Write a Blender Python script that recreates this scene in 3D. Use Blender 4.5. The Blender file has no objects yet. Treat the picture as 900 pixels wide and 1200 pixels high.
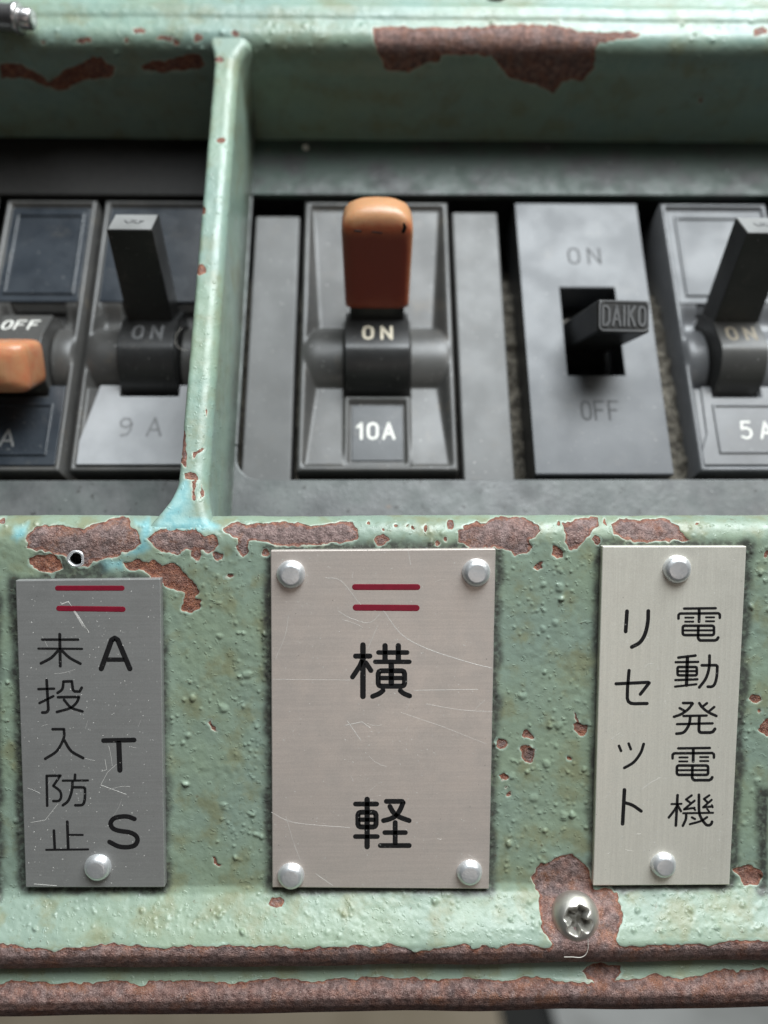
import bpy, bmesh, math, random
import numpy as np
from mathutils import Vector

random.seed(7); rng = np.random.default_rng(7)
S = bpy.context.scene
MM = 0.001

# ------------------------------------------------------------------ camera, light, exposure
F = 900.; DIST = 126.; PITCH = math.radians(5); YAW = math.radians(1.0); TH = math.radians(24)
CAM = np.array([0, -DIST, 0.])
fw = np.array([math.sin(YAW)*math.cos(PITCH), math.cos(YAW)*math.cos(PITCH), -math.sin(PITCH)])
rt = np.array([math.cos(YAW), -math.sin(YAW), 0.]); upv = np.cross(rt, fw)
cd = bpy.data.cameras.new('camera'); cam = bpy.data.objects.new('camera', cd)
S.collection.objects.link(cam); S.camera = cam
cam.location = CAM*MM
cam.rotation_euler = (math.pi/2-PITCH, 0, -YAW)
cd.sensor_fit = 'VERTICAL'; cd.sensor_height = 36; cd.sensor_width = 27; cd.lens = 36*F/1200
cd.clip_start = 0.005; cd.clip_end = 60
cd.dof.use_dof = True; cd.dof.focus_distance = 0.128; cd.dof.aperture_fstop = 8.2
S.view_settings.view_transform = 'Standard'; S.view_settings.look = 'None'
S.view_settings.exposure = 0.0; S.view_settings.gamma = 1

w = bpy.data.worlds.new('World'); S.world = w; w.use_nodes = True
w.node_tree.nodes['Background'].inputs[0].default_value = (.80, .86, .92, 1)
w.node_tree.nodes['Background'].inputs[1].default_value = .011

def area(name, loc, target, sx, sy, watts, col):
    l = bpy.data.lights.new(name, 'AREA'); l.shape = 'RECTANGLE'; l.size = sx; l.size_y = sy
    l.energy = watts; l.color = col
    o = bpy.data.objects.new(name, l); S.collection.objects.link(o)
    o.location = loc
    o.rotation_euler = (Vector(target)-Vector(loc)).to_track_quat('-Z', 'Y').to_euler()
    return o
area('overhead_window_light', (.28, -.42, .93), (0, 0, 0), .85, .52, 26, (.91, .97, 1.0))
area('side_fill_light', (.80, -.72, .80), (0, 0, -.03), 0.6, .6, 3.6, (1.0, .97, .90))  # added fill lamp at the right, brightens front panel and plates
area('low_front_fill_light', (.10, -1.20, -.42), (0, 0, -.05), .6, .30, .75, (1.0, .88, .80))  # added warm fill lamp, unseen, gives the name plates their reflection

# ------------------------------------------------------------------ pixel -> place helpers (mm)
def ray(u, v): return fw+rt*(u-450)/F+upv*(600-v)/F
def hit(u, v, p0, n):
    d = ray(u, v); return CAM+d*(((p0-CAM)@n)/(d@n))
def front(u, v, y=0.): return hit(u, v, np.array([0, y, 0.]), np.array([0, 1., 0]))
def proj(P):
    P = np.asarray(P, float)-CAM; z = P@fw
    return 450+F*(P@rt)/z, 600-F*(P@upv)/z
X = np.array([1., 0, 0])
Q = np.array([0, math.sin(TH), math.cos(TH)]); N = np.array([0, -math.cos(TH), math.sin(TH)])
LR = 4.0
z1 = front(450, 636)[2]
PO = np.array([0, LR, z1])+LR*N
H = 23.
PP = PO-H*N
def pan(u, v, n=0.):
    P = hit(u, v, PP+n*N, N)-PP; return P[0], P@Q
def wp(p, q, n): return PP+np.multiply.outer(np.asarray(p, float), X)+np.multiply.outer(np.asarray(q, float), Q)+np.multiply.outer(np.asarray(n, float), N)

# ------------------------------------------------------------------ object helpers
def tag(o, label=None, cat=None, group=None, kind=None):
    if label: o['label'] = label
    if cat: o['category'] = cat
    if group: o['group'] = group
    if kind: o['kind'] = kind
    return o
def thing(name, loc_mm, label, cat, group=None):
    o = bpy.data.objects.new(name, None); S.collection.objects.link(o)
    o.location = np.asarray(loc_mm, float)*MM; o.empty_display_size = .01
    return tag(o, label, cat, group)
def root_loc(o):
    L = np.zeros(3)
    while o is not None: L = L+np.array(o.location)/MM; o = o.parent
    return L
def mesh_obj(name, verts, faces, mat, parent=None, smooth=False, attrs=None, auto=None, bevel=None):
    """verts in world mm"""
    V = np.asarray(verts, float)-(root_loc(parent) if parent else 0)
    me = bpy.data.meshes.new(name)
    if isinstance(faces, np.ndarray) and faces.ndim == 2:
        nf, k = faces.shape
        me.vertices.add(len(V)); me.vertices.foreach_set('co', (V*MM).astype(np.float32).ravel())
        me.loops.add(nf*k); me.loops.foreach_set('vertex_index', faces.astype(np.int32).ravel())
        me.polygons.add(nf); me.polygons.foreach_set('loop_start', np.arange(0, nf*k, k, dtype=np.int32))
        me.update(calc_edges=True); me.validate()
    else:
        me.from_pydata([tuple(x) for x in V*MM], [], [tuple(f) for f in faces]); me.update()
    if attrs:
        for k2, a in attrs.items():
            at = me.attributes.new(k2, 'FLOAT', 'POINT'); at.data.foreach_set('value', np.asarray(a, np.float32))
    me.materials.append(mat)
    o = bpy.data.objects.new(name, me); S.collection.objects.link(o)
    if parent: o.parent = parent
    if smooth:
        me.polygons.foreach_set('use_smooth', np.ones(len(me.polygons), bool))
    if bevel:
        m = o.modifiers.new('bevel', 'BEVEL'); m.width = bevel*MM; m.segments = 3; m.limit_method = 'ANGLE'; m.angle_limit = math.radians(35)
        me.polygons.foreach_set('use_smooth', np.ones(len(me.polygons), bool))
        wn = o.modifiers.new('wn', 'WEIGHTED_NORMAL'); wn.keep_sharp = False
    return o
def grid_faces(nr, nc):
    i = np.arange(nr-1)[:, None]*nc+np.arange(nc-1)[None, :]
    i = i.ravel()
    return np.stack([i, i+1, i+nc+1, i+nc], 1)
def box_vf(p0, p1, q0, q1, n0, n1):
    c = [(p, q, n) for n in (n0, n1) for q in (q0, q1) for p in (p0, p1)]
    V = np.array([wp(*x) for x in c])
    Fc = [(0, 2, 3, 1), (4, 5, 7, 6), (0, 1, 5, 4), (2, 6, 7, 3), (0, 4, 6, 2), (1, 3, 7, 5)]
    return V, Fc
def prism(name, poly, fn, a, b, mat, parent, bevel=None):
    """poly: list of 2d, fn(x,y,t)->world, extruded between t=a and b"""
    k = len(poly)
    V = [fn(x, y, a) for x, y in poly]+[fn(x, y, b) for x, y in poly]
    Fc = [tuple(range(k))[::-1], tuple(range(k, 2*k))]+[(i, (i+1) % k, k+(i+1) % k, k+i) for i in range(k)]
    o = mesh_obj(name, V, Fc, mat, parent)
    bm = bmesh.new(); bm.from_mesh(o.data); bmesh.ops.recalc_face_normals(bm, faces=bm.faces); bm.to_mesh(o.data); bm.free()
    if bevel:
        m = o.modifiers.new('bevel', 'BEVEL'); m.width = bevel*MM; m.segments = 4; m.limit_method = 'ANGLE'; m.angle_limit = math.radians(30)
        o.data.polygons.foreach_set('use_smooth', np.ones(len(o.data.polygons), bool))
        wn = o.modifiers.new('wn', 'WEIGHTED_NORMAL')
    return o
def lathe(name, prof, c, ax, mat, parent, seg=40, jitter=0, cap=True):
    """prof: list of (r, h); about axis ax through c (world mm)"""
    ax = np.asarray(ax, float); ax = ax/np.linalg.norm(ax)
    e1 = np.cross(ax, [0, 0, 1.]); 
    if np.linalg.norm(e1) < .1: e1 = np.cross(ax, [0, 1., 0])
    e1 /= np.linalg.norm(e1); e2 = np.cross(ax, e1)
    V = []; 
    for r, h in prof:
        for k in range(seg):
            a = 2*math.pi*k/seg; rr = r*(1+jitter*math.sin(3*a+r)+jitter*.7*math.sin(5*a+1.3))
            V.append(c+ax*h+(e1*math.cos(a)+e2*math.sin(a))*rr)
    Fc = []
    for i in range(len(prof)-1):
        for k in range(seg):
            Fc.append((i*seg+k, i*seg+(k+1) % seg, (i+1)*seg+(k+1) % seg, (i+1)*seg+k))
    if cap: Fc.append(tuple((len(prof)-1)*seg+k for k in range(seg)))
    o = mesh_obj(name, V, Fc, mat, parent, smooth=True)
    bm = bmesh.new(); bm.from_mesh(o.data); bmesh.ops.recalc_face_normals(bm, faces=bm.faces); bm.to_mesh(o.data); bm.free()
    return o

# numpy value noise
_tab = np.random.default_rng(11).random((256, 256))
def vnoise(x, y, s):
    x = np.asarray(x, float)/s+57.3; y = np.asarray(y, float)/s+91.7
    xi = np.floor(x).astype(int); yi = np.floor(y).astype(int); fx = x-xi; fy = y-yi
    fx = fx*fx*(3-2*fx); fy = fy*fy*(3-2*fy)
    g = lambda a, b: _tab[a & 255, b & 255]
    return (g(xi, yi)*(1-fx)+g(xi+1, yi)*fx)*(1-fy)+(g(xi, yi+1)*(1-fx)+g(xi+1, yi+1)*fx)*fy
def sstep(a, b, x):
    t = np.clip((x-a)/(b-a), 0, 1); return t*t*(3-2*t)

def poly_sd(u, v, poly):
    """signed distance (px), positive inside"""
    P = np.asarray(poly, float); d2 = np.full(u.shape, 1e12); ins = np.zeros(u.shape, bool)
    for i in range(len(P)):
        a = P[i]; b = P[(i+1) % len(P)]; e = b-a
        wx = u-a[0]; wy = v-a[1]
        t = np.clip((wx*e[0]+wy*e[1])/max(e@e, 1e-9), 0, 1)
        d2 = np.minimum(d2, (wx-t*e[0])**2+(wy-t*e[1])**2)
        c = ((a[1] <= v) != (b[1] <= v))
        if a[1] != b[1]:
            ins ^= c & (u < a[0]+(v-a[1])*(b[0]-a[0])/(b[1]-a[1]))
    d = np.sqrt(d2); return np.where(ins, d, -d)
def field(u, v, polys, far=-60.):
    out = np.full(u.shape, far); tone = np.zeros(u.shape)
    for poly, t in polys:
        P = np.asarray(poly, float); lo = P.min(0)-30; hi = P.max(0)+30
        m = (u > lo[0]) & (u < hi[0]) & (v > lo[1]) & (v < hi[1])
        if not m.any(): continue
        s = poly_sd(u[m], v[m], P)
        better = s > out[m]
        o = out[m]; o[better] = s[better]; out[m] = o
        tt = tone[m]; tt[better] = t; tone[m] = tt
    return out, tone
def warp(u, v, a=1.0):
    du = (vnoise(u, v, 14)-.5)*5+(vnoise(u+300, v, 5)-.5)*3.2
    dv = (vnoise(u, v+500, 14)-.5)*5+(vnoise(u, v+900, 5)-.5)*3.2
    return u+du*a, v+dv*a
def Z(ox, oy, s, pts): return [(ox+x/s, oy+y/s) for x, y in pts]
def blob(x, y, rx, ry=None, k=9, seed=0):
    r = random.Random(seed+int(x*7+y*13)); ry = ry or rx
    return [(x+rx*(.8+.4*r.random())*math.cos(2*math.pi*i/k), y+ry*(.8+.4*r.random())*math.sin(2*math.pi*i/k)) for i in range(k)]

# ------------------------------------------------------------------ materials
class NT:
    def __init__(s, name):
        s.m = bpy.data.materials.new(name); s.m.use_nodes = True; s.t = s.m.node_tree
        s.b = s.t.nodes['Principled BSDF']
        s.co = s.t.nodes.new('ShaderNodeTexCoord').outputs['Object']
    def n(s, typ, **kw):
        nd = s.t.nodes.new(typ)
        for k, v in kw.items(): setattr(nd, k, v)
        return nd
    def link(s, a, b): s.t.links.new(a, b)
    def val(s, sock, v):
        if hasattr(v, 'is_linked') or isinstance(v, bpy.types.NodeSocket): s.link(v, sock)
        elif isinstance(v, (tuple, list)) and len(v) == 3 and len(sock.default_value) == 4: sock.default_value = (*v, 1)
        else: sock.default_value = v
    def noise(s, per_mm, detail=4, rough=.55, scale3=None, dist=0):
        co = s.co
        if scale3:
            mp = s.n('ShaderNodeMapping'); mp.inputs['Scale'].default_value = scale3; s.link(co, mp.inputs[0]); co = mp.outputs[0]
        nd = s.n('ShaderNodeTexNoise'); s.link(co, nd.inputs['Vector'])
        nd.inputs['Scale'].default_value = per_mm*1000; nd.inputs['Detail'].default_value = detail
        nd.inputs['Roughness'].default_value = rough; nd.inputs['Distortion'].default_value = dist
        return nd.outputs['Fac']
    def ss(s, x, a, b, lo=0., hi=1.):
        nd = s.n('ShaderNodeMapRange', interpolation_type='SMOOTHSTEP'); s.val(nd.inputs[0], x)
        nd.inputs[1].default_value = a; nd.inputs[2].default_value = b; nd.inputs[3].default_value = lo; nd.inputs[4].default_value = hi
        return nd.outputs[0]
    def math(s, op, a, b=0., c=0.):
        nd = s.n('ShaderNodeMath', operation=op); s.val(nd.inputs[0], a); s.val(nd.inputs[1], b); s.val(nd.inputs[2], c); return nd.outputs[0]
    def mix(s, f, a, b):
        nd = s.n('ShaderNodeMix', data_type='RGBA'); s.val(nd.inputs[0], f); s.val(nd.inputs[6], a); s.val(nd.inputs[7], b); return nd.outputs[2]
    def attr(s, name): 
        nd = s.n('ShaderNodeAttribute', attribute_name=name); return nd.outputs['Fac']
    def bump(s, h, dist_mm, strength=1., normal=None):
        nd = s.n('ShaderNodeBump'); s.link(h, nd.inputs['Height']); nd.inputs['Distance'].default_value = dist_mm*MM
        nd.inputs['Strength'].default_value = strength
        if normal: s.link(normal, nd.inputs['Normal'])
        return nd.outputs['Normal']
    def out(s, **kw):
        for k, v in kw.items():
            k = k.replace('_', ' ')
            s.val(s.b.inputs[k], v)
        return s.m

def paint_material():
    t = NT('chipped_sage_paint')
    chip = t.attr('chip'); tone = t.attr('tone'); blue = t.attr('blue'); grime_shade = t.attr('grime_shade')
    fine = t.noise(1.6, 3); c2 = t.math('ADD', chip, t.math('MULTIPLY', t.math('SUBTRACT', fine, .5), .30))
    mask = t.ss(c2, -.03, .03)
    edge = t.math('MULTIPLY', t.math('MULTIPLY', t.ss(c2, -.21, -.05), t.math('SUBTRACT', 1., mask)), t.ss(t.noise(.35, 3), .38, .62, .15, 1.))
    # paint
    big = t.noise(.045, 3, .6); mid = t.noise(.16, 4, .6); sm = t.noise(.9, 3)
    g = t.mix(t.ss(big, .35, .65), (.245, .312, .222), (.232, .305, .246))
    g = t.mix(t.ss(mid, .47, .68, 0, .75), g, (.215, .222, .125))
    g = t.mix(t.ss(sm, .56, .76, 0, .4), g, (.17, .20, .125))
    old = t.mix(t.ss(t.noise(.5, 3), .3, .7), (.17, .40, .43), (.30, .51, .50))
    g = t.mix(t.math('MULTIPLY', blue, .95), g, old)
    gn = t.noise(1.1, 4)
    gm = t.math('MULTIPLY', grime_shade, t.ss(gn, .15, .62, .35, 1))
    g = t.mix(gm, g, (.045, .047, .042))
    sp = t.noise(1.9, 2); g = t.mix(t.ss(sp, .69, .75, 0, .6), g, (.09, .055, .035))
    g = t.mix(t.ss(t.noise(.28, 5, .7), .66, .74, 0, .6), g, (.13, .095, .055))
    # rust
    rn = t.noise(.9, 6, .7); rf = t.noise(4.5, 3, .6)
    r = t.mix(t.ss(rn, .32, .66), (.095, .058, .052), (.34, .235, .218))
    r = t.mix(t.math('MULTIPLY', t.ss(t.noise(.22, 5, .7), .50, .66), .75), r, (.30, .130, .068))
    r = t.mix(t.math('MULTIPLY', t.ss(t.noise(.30, 4, .7, (1, 1, 1.3)), .55, .68), .7), r, (.085, .060, .062))
    red = t.mix(t.ss(rn, .35, .7), (.17, .046, .024), (.46, .185, .100))
    r = t.mix(t.math('MULTIPLY', tone, .97), r, red)
    r = t.mix(t.ss(rf, .56, .70, 0, .6), r, (.50, .40, .36))
    r = t.mix(t.ss(rf, .44, .30, 0, .75), r, (.040, .022, .020))
    lay = t.math('MULTIPLY', t.ss(t.math('ADD', chip, t.math('MULTIPLY', t.math('SUBTRACT', t.noise(.45, 4, .6), .5), 2.2)), -.25, -.12), t.math('SUBTRACT', 1., mask))
    g = t.mix(t.math('MULTIPLY', lay, .55), g, (.30, .40, .33))
    col = t.mix(t.math('MULTIPLY', edge, .85), g, (.46, .47, .38))
    prim = t.math('MULTIPLY', t.ss(t.math('ADD', chip, t.math('MULTIPLY', t.math('SUBTRACT', t.noise(.6, 4, .6), .5), 1.6)), .42, .25), mask)
    r = t.mix(t.math('MULTIPLY', prim, .65), r, red)
    r = t.mix(t.ss(t.noise(.4, 5, .7, (1, 1, 1.6)), .60, .44, 0, .22), r, (.07, .045, .043))
    col = t.mix(mask, col, r)
    ro = t.math('ADD', t.math('MULTIPLY', mask, .20), t.ss(t.noise(.3, 3), .3, .7, .34, .46))
    hp = t.math('MULTIPLY', t.math('SUBTRACT', 1., mask), 1.)
    b1 = t.bump(hp, .12, .8)
    tex = t.math('ADD', t.math('MULTIPLY', t.noise(.55, 5, .65), .6), t.math('ADD', t.math('MULTIPLY', t.noise(1.7, 4), .30), t.ss(t.noise(.95, 2), .60, .74, 0, .55)))
    b2 = t.bump(tex, .10, 1., b1)
    rb = t.math('MULTIPLY', mask, t.math('ADD', t.math('ADD', t.noise(2.6, 5, .7), t.math('MULTIPLY', t.noise(.8, 4, .65), 1.4)), t.math('MULTIPLY', rf, .6)))
    b3 = t.bump(rb, .26, 1., b2)
    t.link(b3, t.b.inputs['Normal'])
    return t.out(Base_Color=col, Roughness=ro, Specular_IOR_Level=.5)

def frame_material(name='grey_frame_paint', k=1.):
    t = NT(name)
    gr = t.attr('green')
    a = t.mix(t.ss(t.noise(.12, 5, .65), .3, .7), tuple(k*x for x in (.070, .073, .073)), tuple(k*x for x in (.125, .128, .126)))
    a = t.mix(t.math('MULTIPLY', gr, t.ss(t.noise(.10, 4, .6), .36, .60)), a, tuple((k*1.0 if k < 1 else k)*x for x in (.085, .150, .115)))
    a = t.mix(t.ss(t.noise(.55, 4, .6), .63, .70, 0, .7), a, (.02, .018, .015))
    a = t.mix(t.ss(t.noise(.8, 2), .73, .78, 0, .7), a, (.30, .31, .30))
    a = t.mix(t.ss(t.noise(.14, 3), .70, .78, 0, .6), a, (.16, .09, .05))
    t.link(t.bump(t.noise(.7, 4), .10, .7), t.b.inputs['Normal'])
    return t.out(Base_Color=a, Roughness=t.ss(t.noise(.3, 4), .3, .7, .36, .58))

def plastic(name, c1, c2, rough=.42, dust=.4, bumpd=.03, dustcol=(.22, .20, .17), spec=.5):
    t = NT(name)
    a = t.mix(t.ss(t.noise(.10, 4, .6), .3, .7), c1, c2)
    a = t.mix(t.ss(t.noise(.16, 5, .75), .54, .80, 0, dust), a, dustcol)
    a = t.mix(t.ss(t.noise(1.5, 2), .70, .75, 0, min(1, 1.6*dust)), a, (.45, .44, .42))
    t.link(t.bump(t.noise(2.6, 3), bumpd, .6), t.b.inputs['Normal'])
    return t.out(Base_Color=a, Roughness=t.ss(t.noise(.12, 2, .5), .3, .7, rough-.03, rough+.06), Specular_IOR_Level=spec)

def amber_material():
    t = NT('amber_worn_plastic')
    f = t.attr('fade')
    n = t.noise(.35, 4, .6)
    f2 = t.math('ADD', f, t.math('MULTIPLY', t.math('SUBTRACT', n, .5), .35))
    a = t.mix(t.ss(f2, .10, .55), (.29, .045, .024), (.48, .13, .06))
    a = t.mix(t.ss(f2, .55, .90), a, (.52, .27, .135))
    a = t.mix(t.ss(t.noise(.8, 4, .7), .66, .74, 0, .5), a, (.10, .05, .03))
    t.link(t.bump(t.noise(.6, 5, .65), .12, .8), t.b.inputs['Normal'])
    return t.out(Base_Color=a, Roughness=.36, Subsurface_Weight=.3, Subsurface_Radius=(1., .4, .2), Subsurface_Scale=.0015)

def brushed(name, base, rough, vertical=False, dots=.6, metal=.6):
    t = NT(name)
    sc = (1, 1, .03) if vertical else (.03, 1, 1)
    st = t.noise(3.2, 3, .6, sc)
    st2 = t.noise(.25, 4, .6)
    a = t.mix(t.ss(st, .3, .7), tuple(x*.95 for x in base), tuple(min(1, x*1.03) for x in base))
    a = t.mix(t.ss(st2, .45, .75, 0, .16), a, tuple(x*.72 for x in base))
    a = t.mix(t.ss(t.noise(6., 2), .35, .65, 0, .22), a, tuple(x*.62 for x in base))
    d = t.noise(2.4, 2)
    a = t.mix(t.ss(d, .72, .77, 0, dots), a, (.82, .80, .76))
    d2 = t.noise(1.7, 2, .5, (1.1, 1.0, .9)); a = t.mix(t.ss(d2, .27, .23, 0, .5), a, (.12, .11, .10))
    t.link(t.bump(st, .012, .4), t.b.inputs['Normal'])
    return t.out(Base_Color=a, Metallic=metal, Roughness=t.math('ADD', t.ss(st2, .3, .7, rough-.04, rough+.06), t.ss(d, .70, .77, 0, .3)))

def simple(name, col, rough=.5, metal=0., bumpd=0., bs=1.5, var=.25, spec=.5):
    t = NT(name)
    a = t.mix(t.noise(.7, 4), tuple(x*(1-var) for x in col), tuple(min(1, x*(1+var)) for x in col))
    if bumpd: t.link(t.bump(t.noise(bs, 4, .6), bumpd, .8), t.b.inputs['Normal'])
    return t.out(Base_Color=a, Metallic=metal, Roughness=rough, Specular_IOR_Level=spec)

M = {}
M['paint'] = paint_material(); M['frame'] = frame_material(); M['frame_upper'] = frame_material('shaded_frame_paint', .36)  # upper copy darkened: shade under the rim put into the colour
M['grey_plastic'] = plastic('weathered_grey_moulding', (.054, .053, .051), (.076, .074, .070), .40, .5, dustcol=(.15, .12, .085))
M['pale_plastic'] = plastic('pale_grey_moulding', (.125, .128, .134), (.165, .168, .175), .32, .22)  # paler grey for the five ampere rim and lower plate
M['slate'] = plastic('slate_grey_moulding', (.058, .062, .069), (.074, .078, .085), .42, .2)
M['navy'] = plastic('glossy_dark_face', (.022, .027, .034), (.04, .047, .056), .26, .25)
M['black'] = plastic('black_lever_moulding', (.014, .014, .014), (.028, .028, .028), .38, .25)
M['charcoal'] = plastic('charcoal_lever_moulding', (.040, .039, .037), (.060, .058, .055), .42, .25)
M['worn_black'] = plastic('rubbed_black_moulding', (.09, .09, .092), (.14, .14, .142), .34, .25)
M['cap_grey'] = plastic('lit_lever_end', (.17, .17, .165), (.24, .24, .235), .55, .3)  # paler grey carries the light falling on the lever ends
M['sheen'] = plastic('sheen_face_plate', (.33, .335, .345), (.41, .415, .425), .34, .22)  # sheen on the nine ampere plate put into a paler base colour
M['label_dark'] = plastic('dark_rating_label', (.026, .029, .032), (.045, .048, .052), .36, .4)
M['bar'] = plastic('grey_filler_bar', (.072, .072, .070), (.095, .095, .093), .44, .35, dustcol=(.12, .10, .08))
M['amber'] = amber_material()
M['plate_left'] = brushed('brushed_dull_steel', (.40, .40, .39), .46)
M['plate_mid'] = brushed('brushed_warm_steel', (.72, .645, .59), .42)
M['plate_right'] = brushed('brushed_pale_brass_steel', (.90, .87, .77), .42, True, .35, .55)
M['rivet'] = simple('aluminium_rivet', (.80, .81, .82), .40, .75, .10, .7, .15)
def screw_material():
    t = NT('worn_nickel_screw')
    a = t.mix(t.noise(.4, 4), (.50, .48, .43), (.74, .72, .66))
    dirt = t.math('MULTIPLY', t.attr('rec'), t.ss(t.noise(.8, 4), .3, .6, .75, 1.))
    a = t.mix(dirt, a, (.05, .045, .035))
    t.link(t.bump(t.noise(.8, 4), .05, .6), t.b.inputs['Normal'])
    return t.out(Base_Color=a, Metallic=t.math('SUBTRACT', .9, t.math('MULTIPLY', dirt, .8)), Roughness=.44)
M['screw'] = screw_material()
M['dark_screw'] = simple('tarnished_screw', (.16, .12, .09), .4, .6, .08, 1., .4)
M['chrome'] = simple('bright_steel_pin', (.66, .64, .64), .30, .9, .0)
def ink_material():
    t = NT('black_engraving_paint')
    a = t.mix(t.noise(.7, 4), (.007, .007, .008), (.016, .015, .015))
    a = t.mix(t.ss(t.noise(1.9, 3, .65), .66, .72, 0, .75), a, (.30, .29, .27))
    t.link(t.bump(t.noise(3., 3), .03, .8), t.b.inputs['Normal'])
    return t.out(Base_Color=a, Roughness=.55, Specular_IOR_Level=.22)
M['ink'] = ink_material()
M['red'] = simple('crimson_engraving_paint', (.20, .006, .022), .45, 0, .03, 3.)
M['cream'] = simple('cream_filled_lettering', (.62, .56, .44), .5, 0, .03, 3.)
M['white'] = simple('white_filled_lettering', (.72, .71, .66), .5, 0, .03, 3.)
M['engrave'] = simple('unfilled_engraving', (.035, .036, .038), .6)
M['faint'] = simple('shallow_engraving', (.21, .213, .216), .6)
M['dull_letter'] = simple('dirty_filled_lettering', (.27, .23, .17), .6)
M['scratch'] = simple('bright_scratch', (.72, .70, .66), .55, .3)
M['hole'] = simple('dark_hollow', (.006, .006, .006), .8)
M['dust'] = simple('pale_dust', (.55, .53, .48), .9)
M['fibre'] = simple('pale_fibre', (.6, .56, .5), .6)
def dirt_material():
    t = NT('crusted_backing')
    a = t.mix(t.ss(t.noise(.5, 5, .7), .3, .7), (.035, .030, .024), (.25, .225, .18))
    a = t.mix(t.ss(t.noise(1.1, 3), .62, .75), a, (.40, .37, .32))
    t.link(t.bump(t.noise(.9, 5, .7), .6, 1.), t.b.inputs['Normal'])
    return t.out(Base_Color=a, Roughness=.9)
M['dirt'] = dirt_material()
M['bay_shade'] = simple('bay_shade_paint', (.012, .011, .010), .6, 0, .08, .8, .5, .25)  # near-black: mostly left bay shade put into the colour, partly dirt
def floor_material(name, c1, c2):
    t = NT(name)
    a = t.mix(t.ss(t.noise(.012, 4), .3, .7), c1, c2)
    return t.out(Base_Color=a, Roughness=.7)
M['floor_tan'] = floor_material('tan_floor_covering', (.38, .31, .22), (.46, .38, .28))
M['floor_dark'] = floor_material('dark_floor', (.03, .03, .03), (.045, .045, .043))
M['floor_grey'] = floor_material('grey_worn_floor', (.42, .42, .40), (.62, .62, .60))

# ------------------------------------------------------------------ floor far below
def slab(name, x0, x1, y0, y1, z0, z1, mat):
    V = [(x, y, z) for z in (z0, z1) for y in (y0, y1) for x in (x0, x1)]
    Fc = [(0, 2, 3, 1), (4, 5, 7, 6), (0, 1, 5, 4), (2, 6, 7, 3), (0, 4, 6, 2), (1, 3, 7, 5)]
    return tag(mesh_obj(name, V, Fc, mat), kind='structure')
slab('floor', -2500, 2500, -2000, 3000, -760, -720, M['floor_dark'])
slab('floor_board', -700, 158, 480, 1500, -719, -700, M['floor_tan'])
slab('floor_panel', 226, 900, 480, 1500, -719, -704, M['floor_grey'])

# ------------------------------------------------------------------ console
console = thing('control_console', (0, 0, -90), 'sage green painted steel control console with chipped rusty edges', 'console')

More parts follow.
